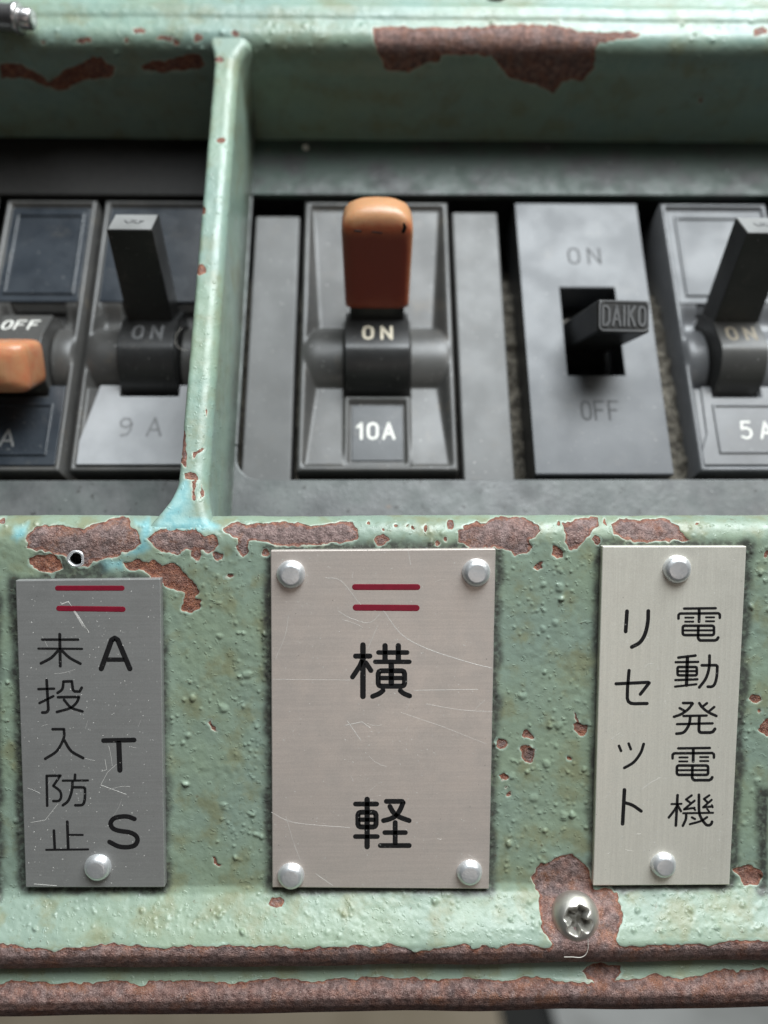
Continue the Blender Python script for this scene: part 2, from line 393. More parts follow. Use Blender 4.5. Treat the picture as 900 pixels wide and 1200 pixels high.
# chips in the paint (outlines of wear)
za = lambda p: Z(0, 600, 3.214, p)
zb = lambda p: Z(250, 590, 2.903, p)
zc = lambda p: Z(520, 590, 2.903, p)
zd = lambda p: Z(570, 820, 6.43, p)
zs = lambda p: Z(600, 1000, 5.625, p)
CH = [
 (za([(105,80),(150,52),(240,52),(330,65),(370,45),(420,28),(485,28),(490,60),(530,85),(540,115),(515,140),(460,150),(420,168),(350,190),(330,205),(270,195),(250,175),(200,160),(185,150),(140,140),(105,125)]), .05),
 (za([(112,175),(150,158),(190,160),(230,185),(240,215),(200,230),(150,222),(118,205)]), .9),
 (za([(565,100),(590,70),(640,62),(690,68),(730,65),(770,95),(810,85),(825,120),(810,150),(770,150),(745,145),(700,145),(670,165),(620,150),(580,130)]), .05),
 (za(blob(735,162,20)), .1), (za(blob(823,163,16)), .1), (za(blob(870,240,10)), .2), (za(blob(700,90,5)), .2), (za(blob(5,40,12)), .1),
 (za([(468,190),(520,185),(560,190),(590,182),(605,205),(650,195),(680,215),(720,260),(745,290),(735,320),(762,335),(755,375),(730,382),(685,365),(690,340),(700,300),(660,300),(620,275),(600,245),(540,225),(490,220)]), .9),
 (zb([(32,85),(60,72),(110,68),(165,75),(200,62),(290,65),(325,82),(370,72),(410,62),(460,65),(490,85),(490,110),(455,130),(380,138),(300,148),(210,145),(170,130),(125,128),(118,165),(100,178),(75,150),(80,120),(45,105)]), .0),
 (zb(blob(572,126,24,18)), .1), (zb(blob(808,78,14)), .5), (zb(blob(760,140,10)), .2), (zb(blob(787,120,8)), .3), (zb(blob(180,172,13)), .1), (zb(blob(15,178,14)), .1),
 (zb(blob(530,68,6)), .6), (zb(blob(620,75,6)), .6), (zb(blob(685,88,6,10)), .6), (zb(blob(715,88,5,11)), .6), (zb(blob(665,75,5)), .6), (zb(blob(582,95,5)), .6),
 (zc([(50,95),(85,75),(140,65),(180,52),(270,50),(320,70),(332,95),(310,120),(290,125),(300,150),(280,172),(245,178),(210,160),(150,150),(80,150),(45,135)]), .1),
 (zc([(398,75),(420,55),(470,55),(515,52),(528,75),(500,100),(475,130),(455,155),(425,155),(410,130),(415,105)]), .1),
 (zc([(570,72),(600,52),(680,50),(760,58),(800,75),(805,95),(845,120),(830,132),(760,130),(680,135),(620,125),(580,100)]), .1),
 (zc([(372,140),(385,138),(392,150),(410,165),(405,182),(385,190),(365,178),(375,160)]), .5), (zc([(305,208),(325,195),(340,195),(340,218),(320,222)]), .5), (zc(blob(520,128,16)), .4),
 (zc(blob(385,75,6)), .6), (zc(blob(548,65,6,14)), .6), (zc(blob(862,70,5)), .6),
 (zd(blob(318,265,42,28)), .3), (zd(blob(312,410,64,74)), .0), (zd(blob(118,340,46,42)), .1), (zd(blob(130,572,30,25)), .9), (zd(blob(628,437,22,14)), .6), (zd([(655,190),(690,160),(720,190),(765,200),(755,235),(710,252),(665,225)]), .5), (zd([(658,88),(672,90),(700,165),(688,170)]), .0), (zd(blob(165,712,16)), .3), (zd(blob(150,655,7)), .5),
 (Z(840,600,4,[(150,868),(165,852),(200,850),(208,880),(185,890),(160,885)]), .7), (Z(840,600,4,blob(200,935,10)), .6), (Z(840,600,4,[(195,990),(215,972),(275,968),(280,1050),(235,1045),(195,1020)]), .7),
 (Z(840,600,4,blob(233,195,9,12)), .2),
 (Z(840,880,3.75,[(60,515),(90,500),(130,500),(185,520),(190,560),(170,590),(110,590),(90,550)]), .6),
 ([(249,1003),(253,1004),(254,1012),(260,1014),(258,1017),(250,1012)], .6), (blob(322,1057,8,7), .15), ([(243,846),(246,842),(248,850),(256,857),(247,855)], 0),
 (zs([(125,150),(180,60),(230,50),(290,25),(390,15),(440,35),(500,90),(520,150),(540,235),(650,235),(690,290),(730,380),(725,460),(700,530),(695,600),(725,640),(720,720),(200,720),(265,600),(250,570),(200,510),(190,430),(185,270),(130,190)]), .18),
]
e1 = [(x/3, 880+y/3) for x, y in [(-400,690),(0,678),(60,685),(90,697),(200,700),(260,690),(370,680),(450,680),(560,700),(620,690),(700,685),(760,690),(820,683),(900,690),(980,685),(1070,697),(1180,690),(1280,688),(1360,683),(1460,700),(1550,692),(1640,683),(1750,697),(1800,678),(1860,675),(1910,693),(2200,690),(2300,680),(2420,675),(2500,685),(2560,665),(2700,668),(3200,672)]]
e2 = [(x/3, 880+y/3) for x, y in [(-400,815),(0,820),(60,805),(200,822),(300,815),(400,805),(520,825),(530,810),(700,808),(800,822),(900,806),(980,795),(1100,815),(1200,800),(1380,790),(1500,805),(1650,795),(1770,812),(1800,805),(1840,795),(1980,805),(2080,815),(2050,770),(2090,748),(2180,755),(2185,780),(2165,810),(2300,790),(2390,800),(2500,775),(2700,765),(3200,770)]]
CH1 = CH+[(e1+[(1200, 1300), (-200, 1300)], .12)]
CH2 = [(e2+[(1200, 1300), (-200, 1300)], .25)]
BLUE = [za([(50,60),(100,55),(105,85),(85,105),(60,90)]), za([(355,185),(400,178),(460,180),(455,212),(370,220)]), za([(470,150),(545,110),(530,60),(500,40),(560,35),(580,70),(560,110),(575,140),(520,165)]),
        Z(180,440,6,[(190,780),(260,740),(280,830),(230,960),(270,1020),(400,1010),(480,1050),(470,1085),(360,1090),(240,1095),(-10,1110),(40,1000),(130,870)])]

# rectangles of the name plates for the dark bands around them (x0,x1,z0,z1 on the front face)
PLATES = {'mid': [(317,645),(581,643),(573,1042),(319,1040)], 'left': [(18,680),(188,678),(193,1040),(30,1040)], 'right': [(706,640),(875,640),(855,1037),(695,1038)],
          'far': [(893,930),(1060,930),(1060,1042),(893,1042)], 'fara': [(-160,700),(-6,700),(-4,1048),(-160,1048)]}  # neighbour plates out of view: their shadow edges painted as dark rings
BIGBL = []
r0 = random.Random(3)
for _ in range(5200):
    bx_, by_ = r0.uniform(-60, 960), r0.uniform(612, 1098)
    if vnoise(bx_, by_, 38) < .34+.34*r0.random(): continue
    BIGBL.append((bx_, by_, r0.uniform(1.1, 2.5) if r0.random() < .90 else r0.uniform(2.8, 5.0)))
for x, y, r in [(a_, b_, c_*.72) for a_, b_, c_ in [(258, 745, 6), (262, 830, 9), (262, 944, 7), (655, 688, 8), (650, 730, 7), (636, 737, 6), (655, 668, 5), (887, 915, 7), (872, 965, 6), (880, 926, 5), (90, 1065, 6), (655, 850, 8), (612, 815, 7), (660, 955, 9), (625, 935, 8), (290, 790, 8), (285, 800, 5), (600, 910, 6), (197, 1077, 6), (870, 1060, 7), (890, 1062, 8), (255, 1065, 5), (640, 895, 7), (590, 912, 6)]]:
    BIGBL.append((x, y, r))

def sheet(name, profile, x0, x1, dx, chips, parent, grime_shade=True, blist=True, ds=.2, thick=.16, mat='paint', hole=None, ledge=None):
    """profile: list of (y,z) mm, densified; extruded along X; displaced outward by paint thickness and blisters"""
    P = np.array(profile, float); seg = np.linalg.norm(np.diff(P, axis=0), axis=1); L = np.r_[0, np.cumsum(seg)]
    n = int(L[-1]/ds)+1; s = np.linspace(0, L[-1], n)
    yz = np.stack([np.interp(s, L, P[:, 0]), np.interp(s, L, P[:, 1])], 1)
    for _ in range(3): yz[1:-1] = .25*yz[:-2]+.5*yz[1:-1]+.25*yz[2:]
    tn = np.gradient(yz, axis=0); tn /= np.linalg.norm(tn, axis=1)[:, None]
    nm = np.stack([-tn[:, 1], tn[:, 0]], 1)*-1
    if nm[n//2, 0] > 0: nm = -nm
    xs = np.r_[np.arange(-150, x0, 1.), np.arange(x0, x1+dx/2, dx), np.arange(x1+1, 151, 1.)]; nc = len(xs)
    V = np.zeros((n, nc, 3)); V[:, :, 0] = xs; V[:, :, 1] = yz[:, None, 0]; V[:, :, 2] = yz[:, None, 1]
    Nn = np.zeros((n, 1, 3)); Nn[:, 0, 1] = nm[:, 0]; Nn[:, 0, 2] = nm[:, 1]
    u, v = proj(V.reshape(-1, 3)); A = paint_attrs(u, v, chips, grime_shade)
    if ledge is not None:
        back = (V[:, :, 1] > ledge).ravel(); A['grime_shade'] = np.where(back, 1.3, A['grime_shade']); A['chip'] = np.where(back, -8, A['chip']); A['blue'] = np.where(back, 0, A['blue'])  # hidden grimy ledge, darkened to cut light bounced into the recess
    if name == 'top_rim': A['blue'] = np.maximum(A['blue'], .05+.24*vnoise(u, v*2.5, 45))
    d = thick*(1-sstep(-.15, .15, A['chip']))
    if blist:
        m0 = A['chip'] < .3
        bl = np.zeros(len(u)); U = u.reshape(n, nc); VV = v.reshape(n, nc)
        for bx, by, br in BIGBL:
            m = (np.abs(u-bx) < br) & (np.abs(v-by) < br)
            k = np.nonzero(m)[0]
            qx = u[k]-bx; qy = v[k]-by; th_ = (bx*1.7+by) % 3.1; cx_, sx_ = math.cos(th_), math.sin(th_)
            r2 = ((qx*cx_+qy*sx_)**2+(qx*-sx_+qy*cx_)**2*(1+(bx % 1.))+(vnoise(u[k], v[k], br*.8)-.5)*br*br*.9)/br**2
            bl[k] = np.maximum(bl[k], np.clip(1-r2, 0, 1)**1.1*br*.14*(.28+.38*(by % 1.)))
        d = d+bl*m0
        d = d+(vnoise(u, v, 22)-.5)*.10+(vnoise(u, v+77, 7)-.5)*.07*(.3+1.4*vnoise(u, v, 55))+(vnoise(u+31, v, 3.6)-.5)*.03
    d = d+(vnoise(u+40, v, 90)-.5)*.35
    V = V+Nn*d.reshape(n, nc, 1)
    Fq = grid_faces(n, nc)
    if hole is not None:
        c = V.reshape(-1, 3)[Fq].mean(1); Fq = Fq[np.linalg.norm((c-hole[0])[:, [0, 2]], axis=1) > hole[1]]
    return mesh_obj(name, V.reshape(-1, 3), Fq, M[mat], parent, smooth=True, attrs=A)
def paint_attrs(u, v, chips, grime_shade=True):
    uw, vw = warp(u, v)
    c, tone = field(uw, vw, chips)
    if tone.size: tone = np.clip(tone+(vnoise(u, v, 9)-.5)*.5*(tone > .02), 0, 1)
    b, _ = field(uw+(vnoise(u, v, 30)-.5)*14, vw, [(p, 1) for p in BLUE])
    blue = sstep(-6, 5, b)
    g = np.zeros(len(u))
    if grime_shade:
        for k, r in PLATES.items():
            s = poly_sd(u, v, r); dn = (vnoise(u, v, 16)-.5)*7
            g = np.maximum(g, sstep(13, 2.5, -s+dn)*.97*(sstep(9, 4, s+dn*.5) if k.startswith('far') else 1.))
        g = np.maximum(g, sstep(-14, 0, poly_sd(u, v, [(50, 650), (105, 650), (118, 660), (125, 690), (60, 690)]))*.9)
    return {'chip': c*.14, 'tone': tone, 'blue': blue, 'grime_shade': g}

def zat(v, y): return front(450, v, y)[2]
# front panel with rolled top lip and outward lower flange
prof = []
pb = PP+Q*(-1.0)
a_end = math.pi/2+TH*.0
zl = z1
inner = np.array([LR, zl])
# start behind the lip (inner bottom wall), roll over, go down the face
n_in = -N
arc = []
for a in np.linspace(math.radians(120), 0, 14):
    arc.append((LR-LR*math.cos(a), zl+LR*math.sin(a)))
b0 = arc[0]
prof.append((b0[0]+22*math.cos(TH), b0[1]-22*math.sin(TH)*1.15))
prof += arc
prof += [(0, zat(1036, 0)), (-.5, zat(1045, -.5)), (-1.8, zat(1060, -1.8)), (-4.6, zat(1092, -4.6)), (-5.8, zat(1108, -5.8)), (-6.0, zat(1117, -6.0)), (-5.4, zat(1125, -5.4)), (-4.2, zat(1131, -4.2)), (-2.6, zat(1131, -4.2)+.1)]
holec = front(89, 655, 0)
front_panel = sheet('front_panel', prof, -74, 78, .2, CH1, console, hole=(holec, 1.15), ledge=LR+2.5)
# second sheet below, mostly bare rust
prof2 = [(-2.0, zat(1118, -2.0)), (-2.6, zat(1135, -2.6)), (-3.4, zat(1148, -3.4)), (-4.5, zat(1160, -4.5)), (-4.9, zat(1170, -4.9)), (-4.3, zat(1179, -4.3)), (-2.8, zat(1186, -2.8)), (-.6, zat(1186, -2.8)+.3)]
sheet('lower_flange', prof2, -74, 78, .2, CH2, console, grime_shade=False, blist=False)
# drilled hole with bare metal rim
lathe('drilled_hole', [(1.55, -.15), (1.45, .20), (1.25, .32), (1.05, .22), (.98, -.25)], holec, (0, -1, 0), M['rivet'], console, 28, .04, False)
o = lathe('hole_bottom', [(1.4, -1.6), (.2, -1.6)], holec, (0, -1, 0), M['hole'], console, 20)
lathe('hole_wall', [(1.0, -.2), (1.0, -1.7)], holec, (0, -1, 0), M['hole'], console, 24, 0, False)

# top rim: inner top wall, rounded edge, sloping top band
def pn(q, n):
    P = wp(0, q, n); return (P[1], P[2])
RR = 4.0; qe = 108.6
rp = [pn(105.4, -.5)]
rp += [pn(105.5, 1.0), pn(qe-1.1, H-RR-3)]
for a in np.linspace(0, math.pi/2, 10): rp.append(pn(qe+RR*(1-math.cos(a)), H-RR+RR*math.sin(a)))
rp += [pn(qe+6.5, H+.1), pn(qe+7.0, H+.5), pn(qe+10, H+.75), pn(qe+10.6, H+.3), pn(qe+14, H), pn(qe+60, H)]
TOPCH = [(Z(400,0,3,[(110,95),(300,95),(520,95),(640,90),(760,90),(860,110),(980,112),(1060,120),(1050,135),(900,150),(890,240),(850,280),(780,290),(740,330),(690,300),(600,275),(560,240),(530,190),(350,190),(350,220),(310,215),(240,250),(150,240),(130,190),(110,140)]), .35),
         (Z(0,0,6,[(0,440),(90,450),(170,480),(270,520),(330,560),(430,510),(520,480),(600,430),(720,400),(800,480),(740,560),(600,570),(520,600),(400,650),(330,600),(200,570),(100,550),(0,540)]), .9),
         ([(165,78),(180,72),(235,62),(240,75),(210,82),(170,84)], .8),
         (blob(162, 37, 8, 3), .1), (blob(276, 41, 4), .6), (blob(232, 45, 5), .5), (blob(195, 45, 9, 3), .5), (blob(820, 118, 4), .3)]
TOPCH += [(blob(x, y, a, b), .3) for x, y, a, b in ((52, 49, 4, 2), (98, 47, 10, 2.5), (105, 50, 4, 2), (150, 46, 3, 1.5), (206, 48, 4, 3), (290, 62, 4, 6), (890, 38, 8, 6))]
def sheet_top():
    global BIGBL
    sv = BIGBL
    BIGBL = [(r0.uniform(-50, 950), r0.uniform(25, 75), r0.uniform(1.5, 4)) for _ in range(90)]
    o = sheet('top_rim', rp, -98, 100, .3, TOPCH, console, grime_shade=False, blist=True, ds=.3, thick=.12)
    BIGBL = sv; return o
sheet_top()

# divider fin with rounded front edge
def divider():
    pl, pr = -32.4, -27.6
    qs = np.r_[np.linspace(-2.6, 14, 90), np.linspace(14.2, 98, 260), np.linspace(98.3, 109.5, 50)]
    rows = []
    rl, rr2 = .9, 2.2
    base = [(pl, 0.)]+[(pl, t) for t in np.linspace(1, H-rl, 18)]
    base += [(pl+rl-rl*math.cos(a), H-rl+rl*math.sin(a)) for a in np.linspace(.2, math.pi/2, 7)]
    base += [(x, H) for x in np.linspace(pl+rl+.25, pr-rr2-.2, 7)]
    base += [(pr-rr2+rr2*math.sin(a), H-rr2+rr2*math.cos(a)) for a in np.linspace(0, math.pi/2, 12)]
    base += [(pr, t) for t in np.linspace(H-rr2-.8, 0, 18)]
    B = np.array(base); V = np.zeros((len(qs), len(B), 3)); mid = (pl+pr)/2
    for i, q in enumerate(qs):
        t = np.clip((9.5-q)/9.5, 0, 1.3); k = np.clip((B[:, 1]-(H-9))/9, 0, 1)
        fl = np.where(B[:, 0] < mid, -5.8, 2.6)*t**1.7*k
        tt = np.clip((q-102)/6, 0, 1); fl = fl+np.where(B[:, 0] < mid, -1.2, 2.2)*tt**2
        sink = (LR-math.sqrt(max(0, LR*LR-min(q, 0)**2)))+.5*float(sstep(1.6, -1.4, q)); nn = B[:, 1]-sink*np.clip(B[:, 1]/H, 0, 1)
        V[i] = wp(B[:, 0]+fl, np.full(len(B), q), nn)
    Vf = V.reshape(-1, 3); u, v = proj(Vf)
    ch = [(Z(180,440,6,[(215,395),(235,400),(235,560),(215,650),(195,640),(205,500)]), .1), (Z(180,440,6,[(275,550),(345,508),(352,525),(280,582)]), .1),
          (Z(180,440,6,[(205,690),(290,680),(302,720),(278,830),(300,880),(240,960),(218,930),(258,850),(282,740),(235,735)]), .1), (Z(180,440,6,[(362,212),(383,260),(377,298),(364,260)]), .2),
          (blob(237, 315, 6.5), .6), (blob(258, 165, 5), .6), (blob(238, 248, 3, 6), .4), (Z(180,440,6,[(330,770),(350,820),(345,850),(310,880),(318,850)]), .3), (blob(256, 70, 6, 4), .5)]
    A = paint_attrs(u, v, ch, False); A['blue'] = np.maximum(A['blue'], .05+.18*vnoise(u, v, 40))
    lo = sstep(24, 4, np.repeat(qs, len(B)))
    # right side face gets darker towards the back
    nn = np.tile(B[:, 1], len(qs)); pp = np.tile(B[:, 0], len(qs))
    A['grime_shade'] = np.clip((pp > mid)*sstep(13, 2, nn)*(.55+.5*vnoise(u, v, 20)), 0, .8)
    d = .12*(1-sstep(-.15, .15, A['chip']))+(vnoise(u, v, 9)-.5)*.10
    cen = np.repeat(wp(np.full(len(qs), mid), qs, np.full(len(qs), H-6)), len(B), 0)
    out = Vf-cen; out /= np.linalg.norm(out, axis=1)[:, None]
    mesh_obj('divider', Vf+out*d[:, None], grid_faces(len(qs), len(B))[:, ::-1].copy(), M['paint'], console, smooth=True, attrs=A)
divider()

# grey cover frame round the switches
def frame_strip(name, outline, n0=-1.6, n1=0., green=0., mat='frame'):
    k = len(outline)
    V = [wp(p, q, n1) for p, q in outline]+[wp(p, q, n0) for p, q in outline]
    Fc = [tuple(range(k)), tuple(range(k, 2*k))[::-1]]+[(i, k+i, k+(i+1) % k, (i+1) % k) for i in range(k)]
    o = mesh_obj(name, V, Fc, M[mat], console)
    bm = bmesh.new(); bm.from_mesh(o.data); bmesh.ops.recalc_face_normals(bm, faces=bm.faces); bm.to_mesh(o.data); bm.free()
    at = o.data.attributes.new('green', 'FLOAT', 'POINT'); at.data.foreach_set('value', np.full(2*k, green, np.float32))
    m = o.modifiers.new('bevel', 'BEVEL'); m.width = .3*MM; m.segments = 2; m.limit_method = 'ANGLE'
    return o
r = 5.0; L0 = -27.2
fil = [(L0+r-r*math.sin(a), 18.5+r-r*math.cos(a)) for a in np.linspace(0, math.pi/2, 9)]
frame_strip('frame_lower_strip', [(-150, -8), (150, -8), (150, 90), (94.5, 90), (94.5, 18.5)]+fil+[(L0, 26), (-33., 26), (-33., 18.4), (-85.5, 18.4), (-85.5, 88.7), (-150, 88.7)], green=.1)
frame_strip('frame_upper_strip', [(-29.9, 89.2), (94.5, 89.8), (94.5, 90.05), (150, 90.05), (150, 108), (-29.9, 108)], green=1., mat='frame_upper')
frame_strip('frame_upper_strip', [(-150, 88.8), (-30.1, 88.8), (-30.1, 108), (-150, 108)], mat='bay_shade')
frame_strip('frame_web', [(-33., 26.05), (L0, 26.05), (L0, 88.95), (-33., 88.95)], green=.2)
# crusted backing board behind the switches
def backing(p0, p1):
    ps = np.arange(p0, p1, .5); qs = np.arange(-5, 81, .5)
    Pm, Qm = np.meshgrid(ps, qs)
    n = -5.2+(vnoise(Pm, Qm, 2.2)-.5)*2.2+(vnoise(Pm, Qm+50, .9)-.5)*1.0-4.0-sstep(66, 80, Qm)*8-8*((Pm > 36) & (Pm < 58) & (Qm > 36) & (Qm < 66))+2.6*sstep(58, 62, Pm)*sstep(70, 40, Qm)
    return mesh_obj('backing_board', wp(Pm, Qm, n).reshape(-1, 3), grid_faces(len(qs), len(ps)), M['dirt'], console, smooth=True)
backing(-100, 104)
V, Fc = box_vf(-150, 150, -6, 140, -19, -17); mesh_obj('gap_shade_sheet', V, Fc, M['hole'], console)  # black sheet added so the gaps round the switches read as shade
# filler bars
def bar(p0, p1, q0, q1, n):
    V, Fc = box_vf(p0, p1, q0, q1, -14, n)
    b = mesh_obj('filler_bar', V, Fc, M['bar'], console, bevel=.5)
    return b
bar(-26.4, -16.2, 17.5, 84.2, -1.2); bar(18.9, 29.5, 17.5, 85.6, -1.2)

# ------------------------------------------------------------------ strokes (lettering)
def strokes_obj(name, strokes, fn, mat, parent, h=.05, scale=1.):
    """strokes: [(pts, width)], fn(x,y,h)->world mm; domed strokes with round ends, width in the units of pts"""
    V = []; Fc = []
    for pts, wd in strokes:
        r = wd/2; pts = [np.array(p, float) for p in pts]
        for i in range(len(pts)-1):
            a, b = pts[i], pts[i+1]; d = b-a; l = np.linalg.norm(d)
            if l < 1e-6: continue
            nrm = np.array([-d[1], d[0]])/l*r; k = len(V)
            for c in (a, b):
                V += [fn(*(c-nrm*1.03), -h*.15), fn(*(c-nrm*.8), h*.8), fn(*(c+nrm*.8), h*.8), fn(*(c+nrm*1.03), -h*.15)]
            Fc += [(k+j, k+j+1, k+5+j, k+4+j) for j in range(3)]
        for p in pts:
            k = len(V); m = 14
            for rad, hh in ((1.03, -h*.15), (.8, h*.79)):
                for j in range(m):
                    t = 2*math.pi*j/m; V.append(fn(p[0]+r*rad*math.cos(t), p[1]+r*rad*math.sin(t), hh))
            Fc += [(k+j, k+(j+1) % m, k+m+(j+1) % m, k+m+j) for j in range(m)]+[tuple(k+m+j for j in range(m))]
    return mesh_obj(name, V, Fc, mat, parent)
def rbox(x0, y0, x1, y1, c):
    return [(x0+c, y0), (x1-c, y0), (x1-c*.3, y0+c*.3), (x1, y0+c), (x1, y1-c), (x1-c*.3, y1-c*.3), (x1-c, y1), (x0+c, y1), (x0+c*.3, y1-c*.3), (x0, y1-c), (x0, y0+c), (x0+c*.3, y0+c*.3), (x0+c, y0)]
def curve(pts, n=4):
    """Catmull-Rom through the points"""
    P = [np.array(p, float) for p in pts]; P = [2*P[0]-P[1]]+P+[2*P[-1]-P[-2]]; o = []
    for i in range(1, len(P)-2):
        for k in range(n):
            t = k/n; a, b, c, d = P[i-1:i+3]
            o.append(tuple(.5*(2*b+(c-a)*t+(2*a-5*b+4*c-d)*t*t+(3*b-a-3*c+d)*t**3)))
    return o+[tuple(P[-2])]
GL = {}   # glyph: origin, scale, strokes in zoomed photo units
GL['yoko'] = (400, 740, 9, [([(228,143),(228,685)],54), ([(150,260),(300,260)],50), (curve([(222,300),(190,370),(118,480)]),48), ([(258,330),(312,412)],48), ([(392,222),(694,222)],46), ([(461,150),(461,300)],52), ([(601,150),(601,300)],52), ([(358,320),(718,320)],44), ([(527,330),(527,570)],54), (rbox(389,415,667,577,30),50), ([(400,491),(655,491)],44), (curve([(440,622),(400,655),(330,685)]),48), (curve([(622,625),(660,655),(720,680)]),48)])
GL['karu'] = (400, 920, 9, [([(150,200),(372,200)],48), ([(272,150),(272,650)],52), (rbox(175,287,366,442,30),50), ([(180,365),(360,365)],44), ([(148,543),(380,543)],46), ([(475,172),(640,172),(652,185)]+curve([(652,185),(615,270),(565,330),(510,358),(445,375)]),48), (curve([(512,225),(550,290),(610,335),(715,375)]),48), ([(568,395),(568,630)],48), ([(458,501),(676,501)],46), ([(412,638),(716,638)],48)])
GL['den'] = (780, 700, 11.25, [([(245,148),(660,143)],32), ([(170,280),(170,235),(185,216),(205,213),(440,212),(690,209),(708,217),(715,235),(715,270)],33), ([(443,150),(441,320)],38), ([(260,267),(368,267)],25), ([(258,320),(365,320)],25), ([(533,263),(640,263)],25), ([(533,315),(640,315)],25), (rbox(226,374,638,498,24),34), ([(230,436),(635,434)],27), ([(432,375),(428,530),(436,553),(455,568),(650,568),(678,556),(693,530)],36)])
GL['dou'] = (780, 760, 10, [([(150,106),(350,82)],30), ([(256,95),(245,430)],38), ([(118,160),(382,156)],27), (rbox(140,216,366,314,16),30), ([(140,266),(365,264)],26), ([(115,370),(372,360)],28), ([(112,446),(360,418)],26), (curve([(515,82),(512,200),(495,290),(460,370),(395,455)]),32), ([(425,197),(590,195),(605,206)]+curve([(606,212),(600,320),(578,410),(545,445),(495,447)]),32)])
GL['hatsu'] = (780, 760, 10, [([(205,638),(310,638)]+curve([(318,645),(260,715),(180,770),(98,800)]),30), ([(165,698),(230,735)],28), (curve([(395,640),(430,690),(500,745),(595,790)]),30), ([(485,640),(440,675)],28), ([(570,685),(510,735)],28), ([(210,790),(480,785)],28), ([(135,886),(550,876)],28), (curve([(290,795),(275,890),(230,965),(190,990),(128,998)]),32), ([(395,790),(390,955),(396,975),(415,985),(520,985),(555,975),(578,942)],34)])
GL['ki'] = (770, 870, 10.91, [([(262,675),(240,1062)],34), ([(185,788),(312,785)],26), (curve([(250,820),(205,890),(150,960)]),30), ([(262,800),(305,880)],30), ([(443,677),(370,730),(425,772)],28), ([(480,745),(345,856),(478,836)],28), ([(465,836),(488,864)],26), ([(668,677),(600,723),(648,768)],28), ([(697,735),(590,830),(708,818)],28), ([(700,800),(712,830)],22), ([(640,850),(668,888)],24), ([(335,905),(715,900)],26), (curve([(535,670),(537,870),(560,960),(620,1045),(660,1060),(690,1045),(703,1015)]),34), (curve([(372,912),(368,980),(330,1065)]),32), ([(445,958),(485,980)],28), (curve([(640,955),(560,1005),(420,1045)]),28)])
GL['ri'] = (710, 700, 7.5, [([(186,122),(174,300)],31), (curve([(373,120),(368,220),(345,320),(300,395),(228,437)]),31)])
GL['se'] = (710, 700, 7.5, [([(204,643),(190,800),(188,885),(197,915),(220,931),(250,935),(362,933)],27), ([(90,760),(370,747),(381,752),(303,852)],27)])
GL['tsu'] = (710, 850, 9.23, [([(142,222),(164,276)],27), ([(247,198),(270,258)],27), (curve([(409,202),(375,300),(300,400),(200,460)]),29)])
GL['to'] = (710, 850, 9.23, [([(201,698),(181,1065)],37), (curve([(210,838),(290,865),(382,928)]),33)])
GL['mi'] = (30, 730, 6, [([(240,80),(244,303)],20), ([(116,117),(370,117)],17), ([(90,180),(397,182)],15), (curve([(228,195),(180,245),(108,284)]),19), (curve([(256,195),(310,245),(385,286)]),19)])
GL['A'] = (30, 730, 6, [([(532,322),(605,120),(627,107),(648,120),(733,322)],34), ([(570,258),(695,258)],29)])
GL['tou'] = (30, 730, 6, [([(148,402),(160,610),(152,625),(140,630),(118,630)],19), ([(90,465),(200,462)],17), ([(98,563),(195,515)],17), (curve([(225,492),(258,465),(266,412)])+[(325,410),(333,470),(345,482),(380,482),(395,455)],18), ([(228,522),(375,520)]+curve([(375,525),(355,565),(310,600),(220,626)]),18), (curve([(270,540),(320,595),(400,622)]),18)])
GL['nyu'] = (30, 840, 6, [([(190,87),(270,87)]+curve([(270,90),(268,150),(220,240),(138,295)]),18), (curve([(272,165),(320,240),(405,290)]),19)])
GL['T'] = (30, 840, 6, [([(548,167),(763,163)],31), ([(655,170),(663,375)],34)])
GL['bou'] = (30, 840, 6, [([(152,625),(148,415),(245,413),(195,485)],17), (curve([(195,485),(240,520),(250,560),(235,590),(195,592)]),17), ([(262,449),(438,447)],15), ([(348,407),(346,445)],18), (curve([(330,450),(325,520),(300,590),(262,622)]),18), ([(335,495),(408,496),(418,505)]+curve([(418,510),(416,580),(400,618),(350,622)]),18)])
GL['S'] = (30, 840, 6, [(curve([(765,718),(720,702),(670,702),(620,715),(597,750),(615,785),(660,802),(730,812),(775,835),(787,870),(765,905),(710,917),(650,910),(590,880)],3),30)])
GL['shi'] = (30, 840, 6, [([(293,738),(300,930)],19), ([(199,800),(205,930)],18), ([(300,830),(402,830)],14), ([(145,935),(440,932)],14)])

